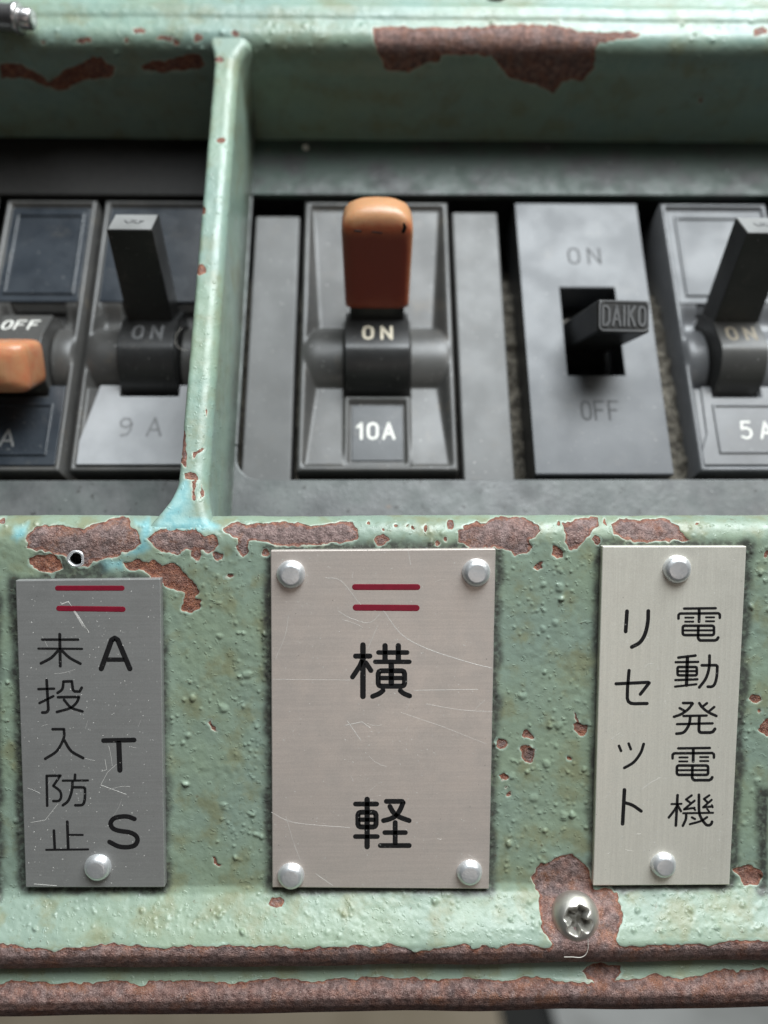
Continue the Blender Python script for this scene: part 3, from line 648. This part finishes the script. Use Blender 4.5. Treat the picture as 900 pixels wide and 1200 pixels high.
# ------------------------------------------------------------------ name plates
PT = 1.1
def plate(label, corners, mat, rivets, glyphs, bars, scr):
    yb = -.25; yf = yb-PT
    C4 = [front(u, v, yf) for u, v in corners]
    cen = sum(C4)/4; base = np.array([cen[0], yb, min(c[2] for c in C4)])
    t = thing('name_plate', base, label, 'sign', 'riveted metal name plates on the console front')
    V = [c for c in C4]+[c+np.array([0, PT+.5, 0]) for c in C4]
    Fc = [(0, 1, 2, 3), (7, 6, 5, 4)]+[(i, i+4, (i+1) % 4+4, (i+1) % 4) for i in range(4)]
    o = mesh_obj('plate_sheet', V, Fc, mat, t)
    bm = bmesh.new(); bm.from_mesh(o.data); bmesh.ops.recalc_face_normals(bm, faces=bm.faces)
    bm.to_mesh(o.data); bm.free()
    m = o.modifiers.new('bevel', 'BEVEL'); m.width = .16*MM; m.segments = 2
    for k, (u, v, rp_) in enumerate(rivets):
        R = rp_*.139
        lathe('rivet', [(R*1.05, -.3), (R*1.02, .12), (R*.98, .42), (R*.91, .74), (R*.79, 1.0), (R*.66, 1.14), (R*.62, 1.165), (R*.58, 1.175), (R*.1, 1.19)], front(u, v, yf), (random.uniform(-.05, .05), -1, random.uniform(-.05, .05)), M['rivet'], t, 36, .012)
        # pale corrosion ring round each rivet
    for nm, dx, dy in glyphs:
        ox, oy, s, st = GL[nm]
        st2 = [([(ox+x/s+dx, oy+y/s+dy) for x, y in pts], wd/s) for pts, wd in st]
        strokes_obj('engraved_character', [(p_, w_*1.12) for p_, w_ in st2], lambda x, y, h: front(x, y, yf)+np.array([0, -h, 0]), M['ink'], t, .035)
    for (a, b, wd) in bars:
        strokes_obj('red_bar', [([a, b], wd)], lambda x, y, h: front(x, y, yf)+np.array([0, -h, 0]), M['red'], t, .035)
    # scratches and specks
    rs = random.Random(int(corners[0][0]))
    st = [(p_, w_*.7) for p_, w_ in scr]
    us = [c[0] for c in corners]; vs = [c[1] for c in corners]
    for _ in range(13):
        x, y = rs.uniform(min(us)+14, max(us)-14), rs.uniform(min(vs)+8, max(vs)-8); a = rs.uniform(0, 6.28); l = rs.uniform(4, 26); bnd = rs.uniform(-.6, .6)
        pts = [(x, y)]
        for k in range(5):
            a += bnd*.25; x += math.cos(a)*l/5; y += math.sin(a)*l/5
            pts.append((min(max(x, min(us)+13), max(us)-13), min(max(y, min(vs)+4), max(vs)-4)))
        st.append((pts, rs.uniform(.14, .36)))
    for _ in range(210):
        x, y = rs.uniform(min(us)+13, max(us)-13), rs.uniform(min(vs)+4, max(vs)-4)
        st.append(([(x, y), (x+rs.uniform(-.8, .8), y+rs.uniform(-.6, .6))], rs.uniform(.3, .9)))
    o = strokes_obj('scratch_marks', st, lambda x, y, h: front(x, y, yf)+np.array([0, -h, 0]), M['scratch'], t, .014)
    o['kind'] = 'stuff'
    return t
plate('dull grey metal plate with red bars and ATS lettering, below a drilled hole', PLATES['left'], M['plate_left'], [(115, 1016, 16)],
      [('mi',0,0), ('A',0,0), ('tou',0,0), ('nyu',0,0), ('T',0,0), ('bou',0,0), ('S',0,0), ('shi',0,0)],
      [((67.5, 689.3), (143, 689.3), 6.2), ((69, 713), (144, 714), 6.5)],
      [([(72,708),(80,705),(88,718),(96,730),(104,741)], 1.6), ([(80,706),(92,722),(103,740)], 1.0), ([(78,712),(86,716),(97,734)], .8), ([(36,964),(53,961),(68,942)], .7), ([(118,920),(148,931)], .7), ([(118,920),(126,905),(136,896)], .7), ([(40,1036),(66,1038)], 1.0), ([(123,890),(125,902),(119,904)], .7)])
plate('large brushed steel plate with two red bars and two kanji, held by four rivets', PLATES['mid'], M['plate_mid'], [(341, 673, 16.5), (558, 671, 16.5), (341, 1026, 16), (550, 1022, 15.5)],
      [('yoko',0,0), ('karu',0,0)], [((416, 688), (489, 688), 7.2), ((417, 712), (488, 712.5), 7.6)],
      [(curve([(447,712),(470,743),(500,760),(545,775),(576,783)]), .9), (curve([(381,677),(400,681),(424,710),(440,716)]), .6), (curve([(396,716),(410,724),(432,730),(445,720)]), .6), ([(431,760),(443,732)], .6), ([(320,796),(410,797)], .5), ([(485,809),(560,808)], .7), ([(407,845),(423,868)], .9), ([(405,850),(424,846),(434,853)], .9), (curve([(323,772),(334,745),(338,722)]), .5), (curve([(500,825),(540,832),(577,834)]), .5), ([(470,835),(520,852),(570,872)], .4), (curve([(335,957),(345,990),(352,1008)]), .5), (curve([(318,952),(345,964),(410,970)]), .5), ([(370,1024),(390,1038)], .6), (curve([(478,645),(480,655),(481,662)]), .7)])
plate('pale warm steel plate with a kanji column and a katakana column, two rivets', PLATES['right'], M['plate_right'], [(793, 667, 16.5), (777, 1013, 15.5)],
      [('den',0,0), ('dou',0,0), ('hatsu',0,0), ('den',-6.9,163.8), ('ki',0,0), ('ri',0,0), ('se',0,0), ('tsu',0,0), ('to',0,0)], [],
      [([(752,925),(763,917),(774,911)], .6), (curve([(755,783),(760,778),(765,778)]), .6)])

# ------------------------------------------------------------------ pan head screw in its rusty patch
def screw(label, c, ax, R, hgt, mat, cross=True):
    ax = np.asarray(ax, float); ax /= np.linalg.norm(ax)
    t = thing('pan_head_screw', c, label, 'screw')
    e1 = np.cross(ax, [0, 0, 1.]); e1 /= np.linalg.norm(e1); e2 = np.cross(e1, ax)
    nr, ns = 34, 72; V = []; rec = []
    for i in range(nr+1):
        rr = R*i/nr
        for k in range(ns):
            a = 2*math.pi*k/ns; x, y = rr*math.cos(a), rr*math.sin(a)
            h = hgt*(1-(rr/R)**3.2)**.75; dd = 0.
            if cross:
                ca, sa = math.cos(.5), math.sin(.5); X_, Y_ = x*ca+y*sa, -x*sa+y*ca
                for p_, q_ in ((X_, Y_), (Y_, X_)):
                    wv = .21*R*(1+.12*math.sin(3*p_+1))
                    dd = max(dd, (1-sstep(wv*.55, wv*1.25, abs(q_)))*(1-sstep(R*.34, R*.62, abs(p_))))
                dd = max(dd, .75*(1-sstep(R*.2, R*.46, math.hypot(x-.1*R, y-.08*R))))
                h -= dd*1.7
            rec.append(dd)
            V.append(c+ax*h+e1*x+e2*y)
    Fc = [(i*ns+k, i*ns+(k+1) % ns, (i+1)*ns+(k+1) % ns, (i+1)*ns+k) for i in range(nr) for k in range(ns)]
    kb = len(V)
    for k in range(ns):
        a = 2*math.pi*k/ns; V.append(c-ax*.8+e1*R*math.cos(a)+e2*R*math.sin(a))
    Fc += [(nr*ns+k, nr*ns+(k+1) % ns, kb+(k+1) % ns, kb+k) for k in range(ns)]
    o = mesh_obj('screw_head', V, Fc, mat, t, smooth=True, attrs={'rec': rec+[0.]*(len(V)-len(rec))})
    bm = bmesh.new(); bm.from_mesh(o.data); bmesh.ops.remove_doubles(bm, verts=bm.verts, dist=1e-7); bmesh.ops.recalc_face_normals(bm, faces=bm.faces); bm.to_mesh(o.data); bm.free()
    return t
sc = front(674, 1075, -3.1)
fl_n = np.array([0, -.94, .32])
screw('worn shiny cross head screw in a rusty bare patch of the console', sc, fl_n, 4.1, 2.6, M['screw'])
sc2 = hit(581, -7, PO+N*.1, N)
screw('tarnished brown screw set in the top rim of the console', sc2, N, 2.7, 1.7, M['dark_screw'], False)

def thread(label, pts, r, mat):
    V = []; Fc = []; m = 6
    P = [np.array(p) for p in pts]
    for i, p in enumerate(P):
        d = P[min(i+1, len(P)-1)]-P[max(i-1, 0)]; d /= np.linalg.norm(d)
        a = np.cross(d, [0, 1., 0]); a /= np.linalg.norm(a); b = np.cross(d, a)
        V += [p+(a*math.cos(2*math.pi*k/m)+b*math.sin(2*math.pi*k/m))*r for k in range(m)]
    Fc = [(i*m+k, i*m+(k+1) % m, (i+1)*m+(k+1) % m, (i+1)*m+k) for i in range(len(P)-1) for k in range(m)]
    o = mesh_obj('lint_fibre', V, Fc, mat, smooth=True)
    return tag(o, label, 'fibre')
thread('thin pale curled fibre hanging under the shiny cross head screw', [front(x, y, -6.3) for i, (x, y) in enumerate(curve([(689, 1100), (689, 1112), (686, 1119), (680, 1122), (671, 1121.5), (661, 1121.5)], 5))], .06, M['fibre'])

# steel pin at the top left, lying on the rim
def pin():
    c0 = hit(41, 23, PO+N*2.9, N); t = thing('steel_pin', c0-N*2.4, 'shiny round steel pin lying against the top rim', 'pin')
    ax = X*.995-Q*.10
    lathe('shaft', [(2.6, -24), (2.6, -4.2), (2.7, -4.0)], c0, ax, M['chrome'], t, 36)
    lathe('collar', [(2.6, -4.4), (2.95, -4.1), (3.0, -3.2), (2.6, -2.9), (1.5, -2.85)], c0, ax, M['chrome'], t, 36)
    lathe('tip', [(2.0, -3.0), (2.05, -.8), (1.7, -.3), (.4, -.25)], c0, ax, M['chrome'], t, 36)
pin()

# ------------------------------------------------------------------ switches
FONT = {'O': [rbox(.05, 0, .6, 1, .26)], 'N': [[(0, 1), (0, 0), (.6, 1), (.6, 0)]], 'F': [[(0, 1), (0, 0), (.55, 0)], [(0, .48), (.45, .48)]], 'A': [[(0, 1), (.32, 0), (.64, 1)], [(.12, .68), (.52, .68)]],
        '1': [[(.0, .22), (.22, 0), (.22, 1)]], '0': [rbox(0, 0, .56, 1, .24)], '5': [[(.52, 0), (.08, 0), (.04, .42), (.30, .36), (.52, .50), (.55, .72), (.42, .95), (.2, 1), (.0, .90)]],
        '9': [[(.52, .30), (.40, .05), (.15, .02), (.0, .22), (.06, .46), (.28, .54), (.52, .38), (.52, .30), (.50, .68), (.36, .95), (.08, 1)]],
        'D': [[(0, 0), (0, 1), (.34, 1), (.55, .8), (.55, .2), (.34, 0), (0, 0)]], 'I': [[(.1, 0), (.1, 1)]], 'K': [[(0, 0), (0, 1)], [(.55, 0), (.02, .55)], [(.2, .42), (.55, 1)]]}
def text(name, s, fn, w, hgt, mat, parent, stroke, gap=.35, h=.04, wscale=None):
    """text centred on (0,0): x right, y down in mm"""
    wd = {'I': .2, '1': .3}
    tot = sum(wd.get(c, .6) for c in s)+gap*(len(s)-1)
    kx = w/tot; x = -w/2
    for c in s:
        st = [([(x+a*kx, (b-.5)*hgt) for a, b in pl], stroke) for pl in FONT[c]]
        strokes_obj(name, st, fn, mat, parent, h)
        x += (wd.get(c, .6)+gap)*kx

QB, QT = 20.0, 87.6
def housing(parent, pc, hfun, mat, w=33.4, q0=QB, q1=QT, skirt=-13., step=.33, pclip=None):
    xs = np.linspace(-w/2, w/2, int(w/step)+1); ys = np.linspace(q0, q1, int((q1-q0)/step)+1)
    if pclip is not None: xs = xs[xs+pc <= pclip]
    Xm, Ym = np.meshgrid(xs, ys)
    n = hfun(Xm, Ym)
    # round the outer edge and add the skirt
    e = np.minimum(np.minimum(Xm+w/2, w/2-Xm), np.minimum(Ym-q0, q1-Ym)); n = n-np.clip(1-e/.9, 0, 1)**2*.7
    n[0, :] = skirt; n[-1, :] = skirt; n[:, 0] = skirt; n[:, -1] = skirt
    Xm[:, 0] = Xm[:, 1]-.05; Xm[:, -1] = Xm[:, -2]+.05; Ym[0, :] = Ym[1, :]-.05; Ym[-1, :] = Ym[-2, :]+.05
    o = mesh_obj('housing', wp(Xm+pc, Ym, n).reshape(-1, 3), grid_faces(len(ys), len(xs)), mat, parent, smooth=True)
    return o
QH = pan(441, 412, 0)[1]      # hub centre height on the slope
RH = 8.2                      # hub radius
NH = -3.2                     # hub axis depth
def rim_w(Xm, Ym, w, q0, q1): return np.minimum(w/2-np.abs(Xm), np.minimum(Ym-q0, q1-Ym))
def domes(Xm, Ym, n, hw, outer, r=7.0, nc=-4.2):
    cyl = nc+np.sqrt(np.clip(r*r-(Ym-QH)**2, 0, None))
    ax = np.abs(Xm); k = (ax > hw) & (ax < outer)
    rnd = np.clip((ax-(outer-3.0))/3.0, 0, 1); cyl = cyl-(1-np.sqrt(1-np.clip(rnd, 0, .999)**2))*.8
    return np.where(k & (np.abs(Ym-QH) < r), np.maximum(n, cyl), n)
def h_dish(Xm, Ym):
    w = 33.4; e = rim_w(Xm, Ym, w, QB, QT)
    up = np.clip((QT-1.3-Ym)/(QT-1.3-QH-5), 0, 1); dn = np.clip((Ym-QB-1.6)/(QH-6-QB-1.6), 0, 1)
    dep = np.where(Ym > QH, .9+2.6*up, .7+2.2*dn)
    wall = sstep(1.1, 1.5+dep*.9, w/2-np.abs(Xm)); wall2 = sstep(1.1, 2.2, np.minimum(Ym-QB, QT-Ym))
    n = -dep*wall*wall2
    n = domes(Xm, Ym, n, 6.9, 15.8, 9.6, -9.0)
    n = np.where((np.abs(Xm) < 7.0) & (np.abs(Ym-QH+.6) < 9.6), -8., n)
    # label block with pocket
    lp = (np.abs(Xm) < 7.0) & (Ym < QH-10.) & (Ym > QB+1.5)
    n = np.where(lp, -.9, n)
    qa, qb = QB+2.6, QH-11.3
    n = np.where((np.abs(Xm) < 6.1) & (Ym > qa) & (Ym < qb), -2.0, n)
    return n
def h_flat(w, hw, lv=0.):
    def f(Xm, Ym):
        e = rim_w(Xm, Ym, w, QB, QT)
        n = -1.0*sstep(1.15, 1.6, e)
        dip = sstep(13, 8.5, np.abs(Ym-QH))*2.2*sstep(1.2, 3, w/2-np.abs(Xm))
        n = n-np.where(Ym > QH-8, dip, 0)
        n = domes(Xm-lv*sstep(w/2-1, hw, np.abs(Xm)), Ym, n, hw+.2, w/2-.9, 8.4, -7.3)
        n = np.where((np.abs(Xm-lv) < hw+.3) & (np.abs(Ym-QH+.6) < 9.4), -8., n)
        n = np.where((np.abs(Xm) < w*.28) & (Ym > QH+8.4) & (Ym < QH+12.6), -4.5, n)
        return n
    return f
def drum_fn(pc): return lambda y, n, t: wp(pc+t, QH+y, n)
def make_drum(t, pc, hw, tilt, mat):
    """faceted drum carrying the lever; tilt = direction of the lever from the normal, + towards ON (up)"""
    ca, sa = math.cos(tilt), math.sin(tilt)
    prof = []
    R = RH
    # facets in lever frame: lever direction = +a axis, b across (towards down)
    pts = [(8.8, -1.0), (7.5, 5.6)]+[(9.5*math.cos(math.radians(a_)), 9.5*math.sin(math.radians(a_))) for a_ in range(46, 106, 10)]+[(-6, 8), (-7, 0), (-3, -8), (3, -9.3), (7, -7.5)]
    for a, b in pts:
        # lever frame -> (q, n): dir=(sa,ca); across(down)=(-ca, sa)
        prof.append((a*sa-b*ca, NH+a*ca+b*sa))
    return prism('drum', prof, drum_fn(pc), -hw, hw, mat, t, .25)
def lever_frame(pc, tilt):
    ca, sa = math.cos(tilt), math.sin(tilt)
    # a along lever from hub axis, b across (towards down side), x sideways
    return lambda x, a, b: wp(pc+x, QH+a*sa-b*ca, NH+a*ca+b*sa)

def amber_cap(t, pc, tilt, a0, a1, hw, b0, b1, dim):
    fr = lever_frame(pc, tilt)
    o = None
    # rounded tapered block as a superellipse-section loft along the lever
    na, ns = 26, 48; V = []; fade = []
    for i in range(na+1):
        s = i/na; a = a0+(a1-a0)*s
        end = np.clip((s-.80)/.20, 0, 1); shr = 1-.45*(1-math.sqrt(max(0, 1-end**2)))
        for k in range(ns):
            th = 2*math.pi*k/ns; c, sn = math.cos(th), math.sin(th); ex = .34
            x = hw*(.94+.06*s)*math.copysign(abs(c)**ex, c)*shr; b = (b0+b1)/2+(b1-b0)/2*math.copysign(abs(sn)**ex, sn)*(.92+.08*s)*(1-.55*(1-math.sqrt(max(0, 1-end**2))))
            V.append(fr(x, a+1.1*math.cos(x/hw*1.5)*end, b))
            f = sstep(.70, 1.0, s)
            f = max(f, sstep(.70, .98, x/hw)*.85, sstep(-.85, -1.0, x/hw)*.45, sstep(.30, .0, s)*.28)
            # the upper side has bleached
            if sn < -.3: f = max(f, .6)
            fade.append(max(f*dim, 1-dim) if dim < 1 else f)
    V.append(fr(0, a1+1.1, (b0+b1)/2)); fade.append(1.)
    Fc = [(i*ns+k, i*ns+(k+1) % ns, (i+1)*ns+(k+1) % ns, (i+1)*ns+k) for i in range(na) for k in range(ns)]
    Fc += [(na*ns+k, na*ns+(k+1) % ns, (na+1)*ns) for k in range(ns)]
    Fc.append(tuple(range(ns))[::-1])
    return mesh_obj('lever_cap', V, Fc, M['amber'], t, smooth=True, attrs={'fade': fade})

TILT = .46
def square_lever(t, pc, tilt, mat='black'):
    fr = lever_frame(pc, tilt)
    V = []
    for a, hw, b0, b1 in ((4.5, 4.8, -7.6, -1.0), (28.4, 4.35, -8.0, -1.0)):
        V += [fr(-hw, a, b0), fr(hw, a, b0), fr(hw, a, b1), fr(-hw, a, b1)]
    Fc = [(0, 1, 2, 3), (7, 6, 5, 4), (0, 4, 5, 1), (1, 5, 6, 2), (2, 6, 7, 3), (3, 7, 4, 0)]
    o = mesh_obj('lever', V, Fc, M[mat], t)
    bm = bmesh.new(); bm.from_mesh(o.data); bmesh.ops.recalc_face_normals(bm, faces=bm.faces); bm.to_mesh(o.data); bm.free()
    m = o.modifiers.new('bevel', 'BEVEL'); m.width = .22*MM; m.segments = 3
    e = mesh_obj('end_face', [*[fr(sx_*4.12, a_, b_) for a_ in (28.43, 28.2) for sx_, b_ in ((-1, -7.75), (1, -7.75), (1, -1.25), (-1, -1.25))]],
                 [(0, 3, 2, 1), (4, 5, 6, 7), (0, 1, 5, 4), (1, 2, 6, 5), (2, 3, 7, 6), (3, 0, 4, 7)], M['cap_grey'], o)
    bm = bmesh.new(); bm.from_mesh(e.data); bmesh.ops.recalc_face_normals(bm, faces=bm.faces); bm.to_mesh(e.data); bm.free()
    # small moulded emblem
    strokes_obj('emblem', [(curve([(-1.7, -.5), (-1.0, .5), (0, .1), (1.0, .6), (1.9, -.4)]), .35), ([(-.5, -.6), (.5, -.6)], .3), ([(1.2, -.5), (1.8, -.1)], .3)], lambda x, y, h: fr(x, 28.43+h, y-4.5), M['engrave'], o, .06)
def on_text(t, pc, tilt, mat, s='ON', up=True):
    fr = lever_frame(pc, tilt)
    # facet between (8.6,.6) and (7.6,3.1)->(5.4,6.0): letters sit on the lower facet
    a0, b0, a1, b1 = 8.8, -1.0, 7.5, 5.6
    da, db = a1-a0, b1-b0; l = math.hypot(da, db)
    def fn(x, y, h):
        k = .52+y/l; return fr(x, a0+da*k+(h+.01)*db/l, b0+db*k-(h+.01)*da/l)
    text('moulded_letter', s, fn, 5.9, 3.5, mat, t, .62, .6)

def window_frame(t, pc, x0, x1, q0, q1, n, wd, mat, name='window_frame', hh=.35):
    pts = [(x0, q0), (x1, q0), (x1, q1), (x0, q1)]; ipts = [(x0+wd, q0+wd), (x1-wd, q0+wd), (x1-wd, q1-wd), (x0+wd, q1-wd)]
    V = [wp(pc+x, q, n-.8) for x, q in pts]+[wp(pc+x, q, n+hh) for x, q in pts]+[wp(pc+x, q, n+hh) for x, q in ipts]+[wp(pc+x, q, n-.8) for x, q in ipts]
    Fc = []
    for i in range(4):
        j = (i+1) % 4
        Fc += [(i, j, 4+j, 4+i), (4+i, 4+j, 8+j, 8+i), (8+i, 8+j, 12+j, 12+i)]
    o = mesh_obj(name, V, Fc, mat, t)
    m = o.modifiers.new('bevel', 'BEVEL'); m.width = .15*MM; m.segments = 2
    return o
def thin_box(name, t, pc, x0, x1, q0, q1, n0, n1, mat, bev=.12):
    V, Fc = box_vf(pc+x0, pc+x1, q0, q1, n0, n1)
    return mesh_obj(name, V, Fc, mat, t, bevel=bev)

def base_at(p): return wp(p, QB, -9)
# --- centre breaker with the amber cap
pc = (pan(355, 235)[0]+pan(527, 235)[0]+pan(352, 543)[0]+pan(532, 543)[0])/4
t = thing('circuit_breaker', base_at(pc), 'grey breaker marked 10A, red and amber capped lever switched ON', 'circuit breaker', 'circuit breakers in the console')
housing(t, pc, h_dish, M['grey_plastic'])
make_drum(t, pc, 6.7, TILT, M['black'])
fr = lever_frame(pc, TILT)
prism('lever', [(-5.8, 4), (5.8, 4), (5.6, 15), (-5.6, 15)], lambda x, a, b: fr(x, a, b), -8.5, -2.0, M['black'], t, .2)
amber_cap(t, pc, TILT, 11.6, 31.2, 7.15, -10.2, -1.0, 1.)
on_text(t, pc, TILT, M['cream'])
strokes_obj('worn_nick', [([(5.0, 28.3), (5.3, 29.2)], .7), ([(5.2, 29.0), (5.1, 29.8)], .5), ([(-4.4, 28.4), (-3.2, 28.3)], .35), ([(-1.0, 28.2), (.8, 28.0)], .25)], lambda x, a, h: fr(x, a, -1.02+h), M['ink'], t, .08)
ql0, ql1 = QB+2.6, QH-11.3
lb = thin_box('rating_label', t, pc, -5.3, 5.3, ql0+.7, ql1-.7, -2.6, -1.75, M['label_dark'])
pcx, qcx = pan(440, 505, -1.7)
text('rating_letter', '10A', lambda x, y, h: wp(pcx+x, qcx-y, -1.75+h), 7.4, 3.4, M['white'], lb, .62, .35)

# --- flat faced breakers
def flat_breaker(label, pc, kind, w, hw, pclip=None, lv=0.):
    t = thing('circuit_breaker', base_at(pc), label, 'circuit breaker', 'circuit breakers in the console')
    rim = M['pale_plastic'] if kind == '5A' else M['grey_plastic']
    housing(t, pc, h_flat(w, hw, lv), rim, w=w, pclip=pclip)
    xe = w/2-1.5; xr = xe if pclip is None else pclip-pc-.3
    low = {'9A': M['sheen'], '5A': M['pale_plastic'], 'OFF': M['navy']}[kind]
    qa, qb, qn = QB+1.9, QH-8.0, QH-10.6; hn = hw+.4
    left = [(-xe*.78, qb), (-xe, QB+7)] if kind != '5A' else [(-xe+1.8, qb), (-xe+1.5, QB+9), (-xe, QB+5)]
    k = [(-xe, qa), (xr, qa), (xr, qb), (hn+lv, qb), (hn+lv, qn), (-hn+lv, qn), (-hn+lv, qb)]+left
    lp = prism('lower_face_plate', k, lambda x, q, n: wp(pc+x, q, n), -1.8, -.25 if kind == '9A' else -.6, low, t, .15)
    up = M['navy'] if kind != '5A' else M['slate']  # five ampere breaker: reflected light put into a lighter face colour
    prism('upper_face_plate', [(-xe, QH+12.8), (xr, QH+12.8), (xr, QT-1.9), (-xe, QT-1.9)], lambda x, q, n: wp(pc+x, q, n), -1.8, -.75, up, t, .15)
    if kind != '9A':
        window_frame(t, pc, -w*.37, w*.37, QH+14.6, QT-3.6, -.75, .7, up, 'window_frame', .4)
    tl = TILT if kind != 'OFF' else -.66
    if kind == 'OFF':
        prism('drum', [(QH+1.0, 5.2), (QH+7.5, 2.0), (QH+9, -3), (QH+6, -7.5), (QH-6, -7.5), (QH-9, -3), (QH-7, 3), (QH-3, 5.6)], lambda q, n, tt: wp(pc+tt, q, n), -hw, hw, M['grey_plastic'], t, .25)
    else:
        make_drum(t, pc+lv, hw, tl, M['black'] if kind == '9A' else M['grey_plastic'])
    if kind == 'OFF':
        fr = lever_frame(pc, tl)
        prism('lever', [(-4.6, 4), (4.6, 4), (4.4, 13), (-4.4, 13)], lambda x, a, b: fr(x, a, b), -2.6, 2.8, M['black'], t, .2)
        amber_cap(t, pc, tl, 8.2, 18.0, 6.0, -5.4, 4.6, .25)
    else:
        square_lever(t, pc+lv, TILT, 'charcoal' if kind == '5A' else 'black'); on_text(t, pc+lv, TILT, M['worn_black'] if kind == '9A' else M['dull_letter'])
    return t, lp
# nine ampere breaker, right side runs under the divider
p9 = -46.25
t, lp = flat_breaker('grey breaker marked 9A, plain black lever up, beside the green divider', p9, '9A', 29.6, 5.8, pclip=-32.9)
a, b = pan(164.5, 500, -.25)
text('engraved_rating', '9A', lambda x, y, h: wp(a+x, b-y, -.25+h), 8.2, 3.9, M['faint'], lp, .6, .7)
# five ampere breaker at the right
p5 = 79.7
t, lp = flat_breaker('pale grey breaker marked 5A, plain lever up, beside the toggle switch', p5, '5A', 25.2, 4.9, lv=-1.9)
wf = window_frame(t, p5, -7.6, 9.0, QB+4.4, QH-12.2, -.6, .55, M['pale_plastic'], 'label_frame', .35)
a5, b5 = pan(886, 504, -.6)
text('rating_letter', '5A', lambda x, y, h: wp(a5+x, b5-y, -.6+h), 6.2, 3.7, M['white'], lp, .52, .5)
# breaker switched OFF at the left
pA = -72.9
t, lp = flat_breaker('dark faced breaker switched OFF, pale amber cap on its lowered lever', pA, 'OFF', 21., 5.2)
wf = window_frame(t, pA, -7.0, 7.0, QB+4.0, QH-12.2, -.6, .55, M['navy'], 'label_frame', .35)
a, b = pan(8, 513, -.6)
text('rating_letter', '10A', lambda x, y, h: wp(a-3.6+x, b-y, -.6+h), 9.8, 3.6, M['cap_grey'], lp, .45, .4)
# OFF moulded on the upper shoulder of the drum
text('moulded_letter', 'OFF', lambda x, y, h: wp(pA+x-.4, QH+4.0-y*.897+h*.44, 3.72+y*.442+h*.9), 7.4, 3.2, M['white'], t, .5, .35)

# --- toggle switch plate
pD0, pD1 = 33.4, 61.7; qD0, qD1 = 19.4, 87.1; pD = (pD0+pD1)/2
t = thing('toggle_switch', base_at(pD), 'flat slate grey toggle switch, black lever embossed DAIKO, marked ON and OFF', 'switch')
h0 = pan(656, 338, 0); h1 = pan(719, 338, 0); h2 = pan(733, 440, 0); h3 = pan(665, 440, 0)
hx0 = (h0[0]+h3[0])/2; hx1 = (h1[0]+h2[0])/2; hq0 = (h2[1]+h3[1])/2; hq1 = (h0[1]+h1[1])/2
def plate_hole(name, x0, x1, q0, q1, hx0, hx1, hq0, hq1, nf, nb, mat, parent):
    V = []
    for n in (nf, nb):
        V += [wp(x, q, n) for x, q in ((x0, q0), (x1, q0), (x1, q1), (x0, q1), (hx0, hq0), (hx1, hq0), (hx1, hq1), (hx0, hq1))]
    Fc = []
    for i in range(4):
        j = (i+1) % 4
        Fc += [(i, j, 4+j, 4+i), (8+j, 8+i, 12+i, 12+j), (i, 8+i, 8+j, j), (4+i, 4+j, 12+j, 12+i)]
    o = mesh_obj(name, V, Fc, mat, parent)
    bm = bmesh.new(); bm.from_mesh(o.data); bmesh.ops.recalc_face_normals(bm, faces=bm.faces); bm.to_mesh(o.data); bm.free()
    m = o.modifiers.new('bevel', 'BEVEL'); m.width = .3*MM; m.segments = 3; m.limit_method = 'ANGLE'
    return o
fp = plate_hole('face_plate', pD0, pD1, qD0, qD1, hx0, hx1, hq0, hq1, 0.2, -12, M['slate'], t)
V, Fc = box_vf(hx0-.5, hx1+.5, hq0-.5, hq1+.5, -9.2, -7.9); mesh_obj('well_bottom', V, Fc, M['hole'], t)
# dust lying in the well
strokes_obj('well_dust', [(curve([(hx0+1.5, hq1-4.2), (hx0+4, hq1-3.6), (hx0+7, hq1-4.4)]), 1.2), (curve([(hx0+1, hq0+.5), (hx0+6, hq0+.7), (hx1-1, hq0+.5)]), .5)], lambda x, y, h: wp(x, y, -7.7+h*3), M['dust'], t, .15)
ba = pan(666, 419, -3.)
# lever pointing out and a little downward
c_end = np.array([49.8, 47.0, 15.])
c_base = np.array([(hx0+hx1)/2-.2, (hq0+hq1)/2+1.6, -6.])
ld = c_end-c_base; ll = np.linalg.norm(ld); ld /= ll
lx = np.array([1., 0, 0])-ld*ld[0]; lx /= np.linalg.norm(lx); ly = np.cross(ld, lx); ly *= np.sign(ly[1])
def lf(x, y, d):
    c = c_base+ld*d+lx*x+ly*y; return wp(*c)
lv = prism('lever', [(-5.3, -3.2), (5.3, -3.2), (5.3, 3.2), (-5.3, 3.2)], lambda x, y, d: lf(x, y, d), 0, ll, M['black'], t, .55)
text('embossed_letter', 'DAIKO', lambda x, y, h: lf(x, -y, ll+h), 8.6, 3.7, M['worn_black'], lv, .55, .28, h=.25)
strokes_obj('end_rim', [(rbox(-4.95, -2.85, 4.95, 2.85, .8), .4)], lambda x, y, h: lf(x, y, ll+h), M['worn_black'], lv, .18)
a, b = pan(684, 300, .2); text('engraved_letter', 'ON', lambda x, y, h: wp(a+x, b-y, .2+h), 7.2, 4.0, M['engrave'], fp, .5, .5)
a2, b2 = pan(703, 481, .2); text('engraved_letter', 'OFF', lambda x, y, h: wp(a2+x, b2-y, .2+h), 7.9, 4.2, M['engrave'], fp, .5, .28)

# fibre caught beside the nine ampere lever and a paint drip above the centre breaker
thread('fine curled fibre caught beside the black lever near the divider', [wp(*pan(x, y, 4.5), 4.5) for x, y in curve([(213, 384), (207, 392), (206, 402), (212, 409), (220, 411)], 5)], .05, M['fibre'])
dp = wp(*pan(358, 173, .1), .1)
o = lathe('paint_drip', [(.75, -.2), (.7, .25), (.4, .5), (.1, .55)], dp, N, M['dust'], None, 14)
tag(o, 'tiny white paint drip on the grey strip above the breakers', 'paint drip')
